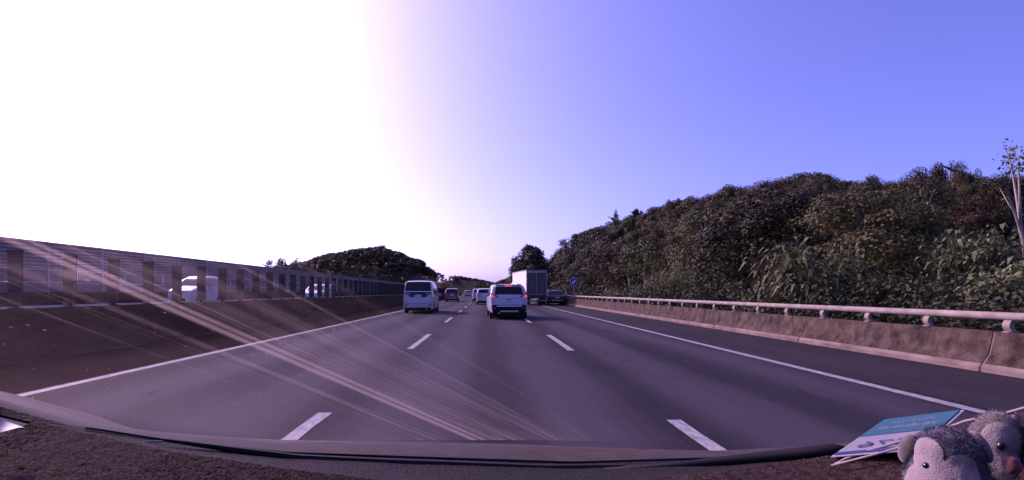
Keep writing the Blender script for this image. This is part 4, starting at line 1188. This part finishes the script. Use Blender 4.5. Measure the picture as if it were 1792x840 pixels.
# white toy at the edge
c3 = P(1808, 790, .71); t3 = empty('plush_toy', (c3.x, c3.y, c3.z - .09), label='plain white plush body cut off by the right edge', cat='plush toy')
h3 = blob('body', c3, (.034, .04, .062), frame((-.68, -.70, 0), (.25, -.25, 1)), M_wplush, t3, 5, body=(.1, .04), rough=.02)
fur(h3, t3, M_wplush, 1200, .003, (), 9)

# ------------------------------------------------------------------ dusty windscreen: a film of wiped dust that scatters the sun, plus painted glare
def wscreen(x, y, k): return (x, y, 1.385 - 0.36 * y - 0.03 * x * x - k)
ws = MB(); NX, NY = list(np.linspace(-.95, 1.05, 25)), list(np.linspace(.05, 1.22, 25))
a = MB().grid(lambda x, y: wscreen(x, y, 0.0), NX, NY); b_ = MB().grid(lambda x, y: wscreen(x, y, .0005), NX, NY)
nv = len(a.v); n1 = len(NX); n2 = len(NY)
fs = list(a.f) + [tuple(i + nv for i in f[::-1]) for f in b_.f]
rim = [i * n2 for i in range(n1)] + [(n1 - 1) * n2 + j for j in range(1, n2)] + [i * n2 + n2 - 1 for i in range(n1 - 2, -1, -1)] + [j for j in range(n2 - 2, 0, -1)]
for i in range(len(rim)): p0, p1 = rim[i], rim[(i + 1) % len(rim)]; fs.append((p0, p0 + nv, p1 + nv, p1))
ws.add(a.v + b_.v, fs)
m = bpy.data.materials.new('dust and glare film on windscreen'); m.use_nodes = True
n, l = m.node_tree.nodes, m.node_tree.links; n.clear()
out = n.new('ShaderNodeOutputMaterial'); vol = n.new('ShaderNodeVolumePrincipled')
vol.inputs['Color'].default_value = (1, .80, .68, 1); vol.inputs['Anisotropy'].default_value = 0.72
l.new(vol.outputs[0], out.inputs['Volume'])
def math_(op, a, b=None, clamp=False):
    k = n.new('ShaderNodeMath'); k.operation = op; k.use_clamp = clamp
    for i, v in enumerate((a, b)):
        if v is None: continue
        if isinstance(v, (int, float)): k.inputs[i].default_value = v
        else: l.new(v, k.inputs[i])
    return k.outputs[0]
geo = n.new('ShaderNodeNewGeometry'); sx = n.new('ShaderNodeSeparateXYZ'); l.new(geo.outputs['Position'], sx.inputs[0])
X_, Y_ = sx.outputs[0], sx.outputs[1]
# wiper smears fan out from one point of the glass
RX_ = X_
X_ = math_('SUBTRACT', math_('DIVIDE', math_('ADD', X_, .195), math_('ADD', math_('MULTIPLY', Y_, 2.6), .506)), .195)
def noise1(fx, fy, detail=3, off=0.0):
    cb_ = n.new('ShaderNodeCombineXYZ'); l.new(math_('ADD', math_('MULTIPLY', X_, fx), off), cb_.inputs[0]); l.new(math_('MULTIPLY', Y_, fy), cb_.inputs[1])
    t_ = n.new('ShaderNodeTexNoise'); t_.inputs['Scale'].default_value = 1.0; t_.inputs['Detail'].default_value = detail; l.new(cb_.outputs[0], t_.inputs['Vector']); return t_.outputs['Fac']
def ramp(v, a, b, c=0.0, d=1.0):
    k = n.new('ShaderNodeMapRange'); k.interpolation_type = 'SMOOTHSTEP'; l.new(v, k.inputs[0])
    for i, q_ in enumerate((a, b, c, d)): k.inputs[i + 1].default_value = q_
    return k.outputs[0]
def band(c, w):      # soft stripe in x
    return ramp(math_('ABSOLUTE', math_('SUBTRACT', X_, c)), w, w * .15)
fine = ramp(noise1(520, 1.0, 2), .52, .66)
fine2 = ramp(noise1(260, .7, 3, 31.0), .50, .70)
mid = ramp(noise1(90, .8, 2, 7.3), .42, .68)
lines = math_('MULTIPLY', math_('ADD', math_('MULTIPLY', fine, .6), math_('MULTIPLY', fine2, .7)), math_('ADD', .25, mid))
fan = math_('MULTIPLY', ramp(X_, -.1530, -.1495), ramp(X_, -.015, -.145))
veil = math_('MULTIPLY', fan, math_('ADD', .35, math_('MULTIPLY', mid, .65)))
low_fan = math_('ADD', math_('ADD', band(-.1725, .006), band(-.184, .004)), math_('MULTIPLY', band(-.205, .008), .7))
s1 = math_('MULTIPLY', band(-.1495, .0040), .35)
s2 = math_('MULTIPLY', band(-.143, .0028), .45)
glare_haze = math_('ADD', math_('MULTIPLY', ramp(X_, .25, -.2), .25), math_('MULTIPLY', ramp(X_, -.04, -.26), .75))  # glare glow over the left side, put into the film density
vo = n.new('ShaderNodeTexVoronoi'); vo.inputs['Scale'].default_value = 110; l.new(geo.outputs['Position'], vo.inputs['Vector'])
spk = math_('MULTIPLY', ramp(vo.outputs['Distance'], .12, .05), ramp(noise1(11, 11, 1, 3), .46, .58))
def glow_spot(px, py, r_):       # soft glow of the sun glint, put into the film density
    vd = n.new('ShaderNodeVectorMath'); vd.operation = 'DISTANCE'; l.new(geo.outputs['Position'], vd.inputs[0]); vd.inputs[1].default_value = wscreen(px, py, .0002)
    return ramp(vd.outputs['Value'], r_, r_ * .2)
den = math_('MULTIPLY', math_('ADD', s1, s2), 16.0)
den = math_('ADD', den, math_('ADD', math_('MULTIPLY', math_('MULTIPLY', fan, lines), 8.0), math_('MULTIPLY', veil, 2.6)))
den = math_('ADD', den, math_('MULTIPLY', math_('MULTIPLY', low_fan, lines), 6.5))
den = math_('ADD', den, math_('MULTIPLY', spk, math_('MULTIPLY', ramp(X_, .0, -.15), 14.0)))
den = math_('ADD', den, math_('MULTIPLY', glare_haze, .85))
for px_, py_, r_, k_ in ((-.158, .190, .030, 1.6), (-.156, .188, .009, 4.0)):
    den = math_('ADD', den, math_('MULTIPLY', glow_spot(px_, py_, r_), k_))
den = math_('MULTIPLY', den, ramp(RX_, -.58, -.42))
l.new(math_('MULTIPLY', math_('MULTIPLY', den, ramp(Y_, .125, .19, .3, 1.0)), 10.0), vol.inputs['Density'])
wo_ = ws.build('windscreen', m, fix=True)
own_part(wo_)
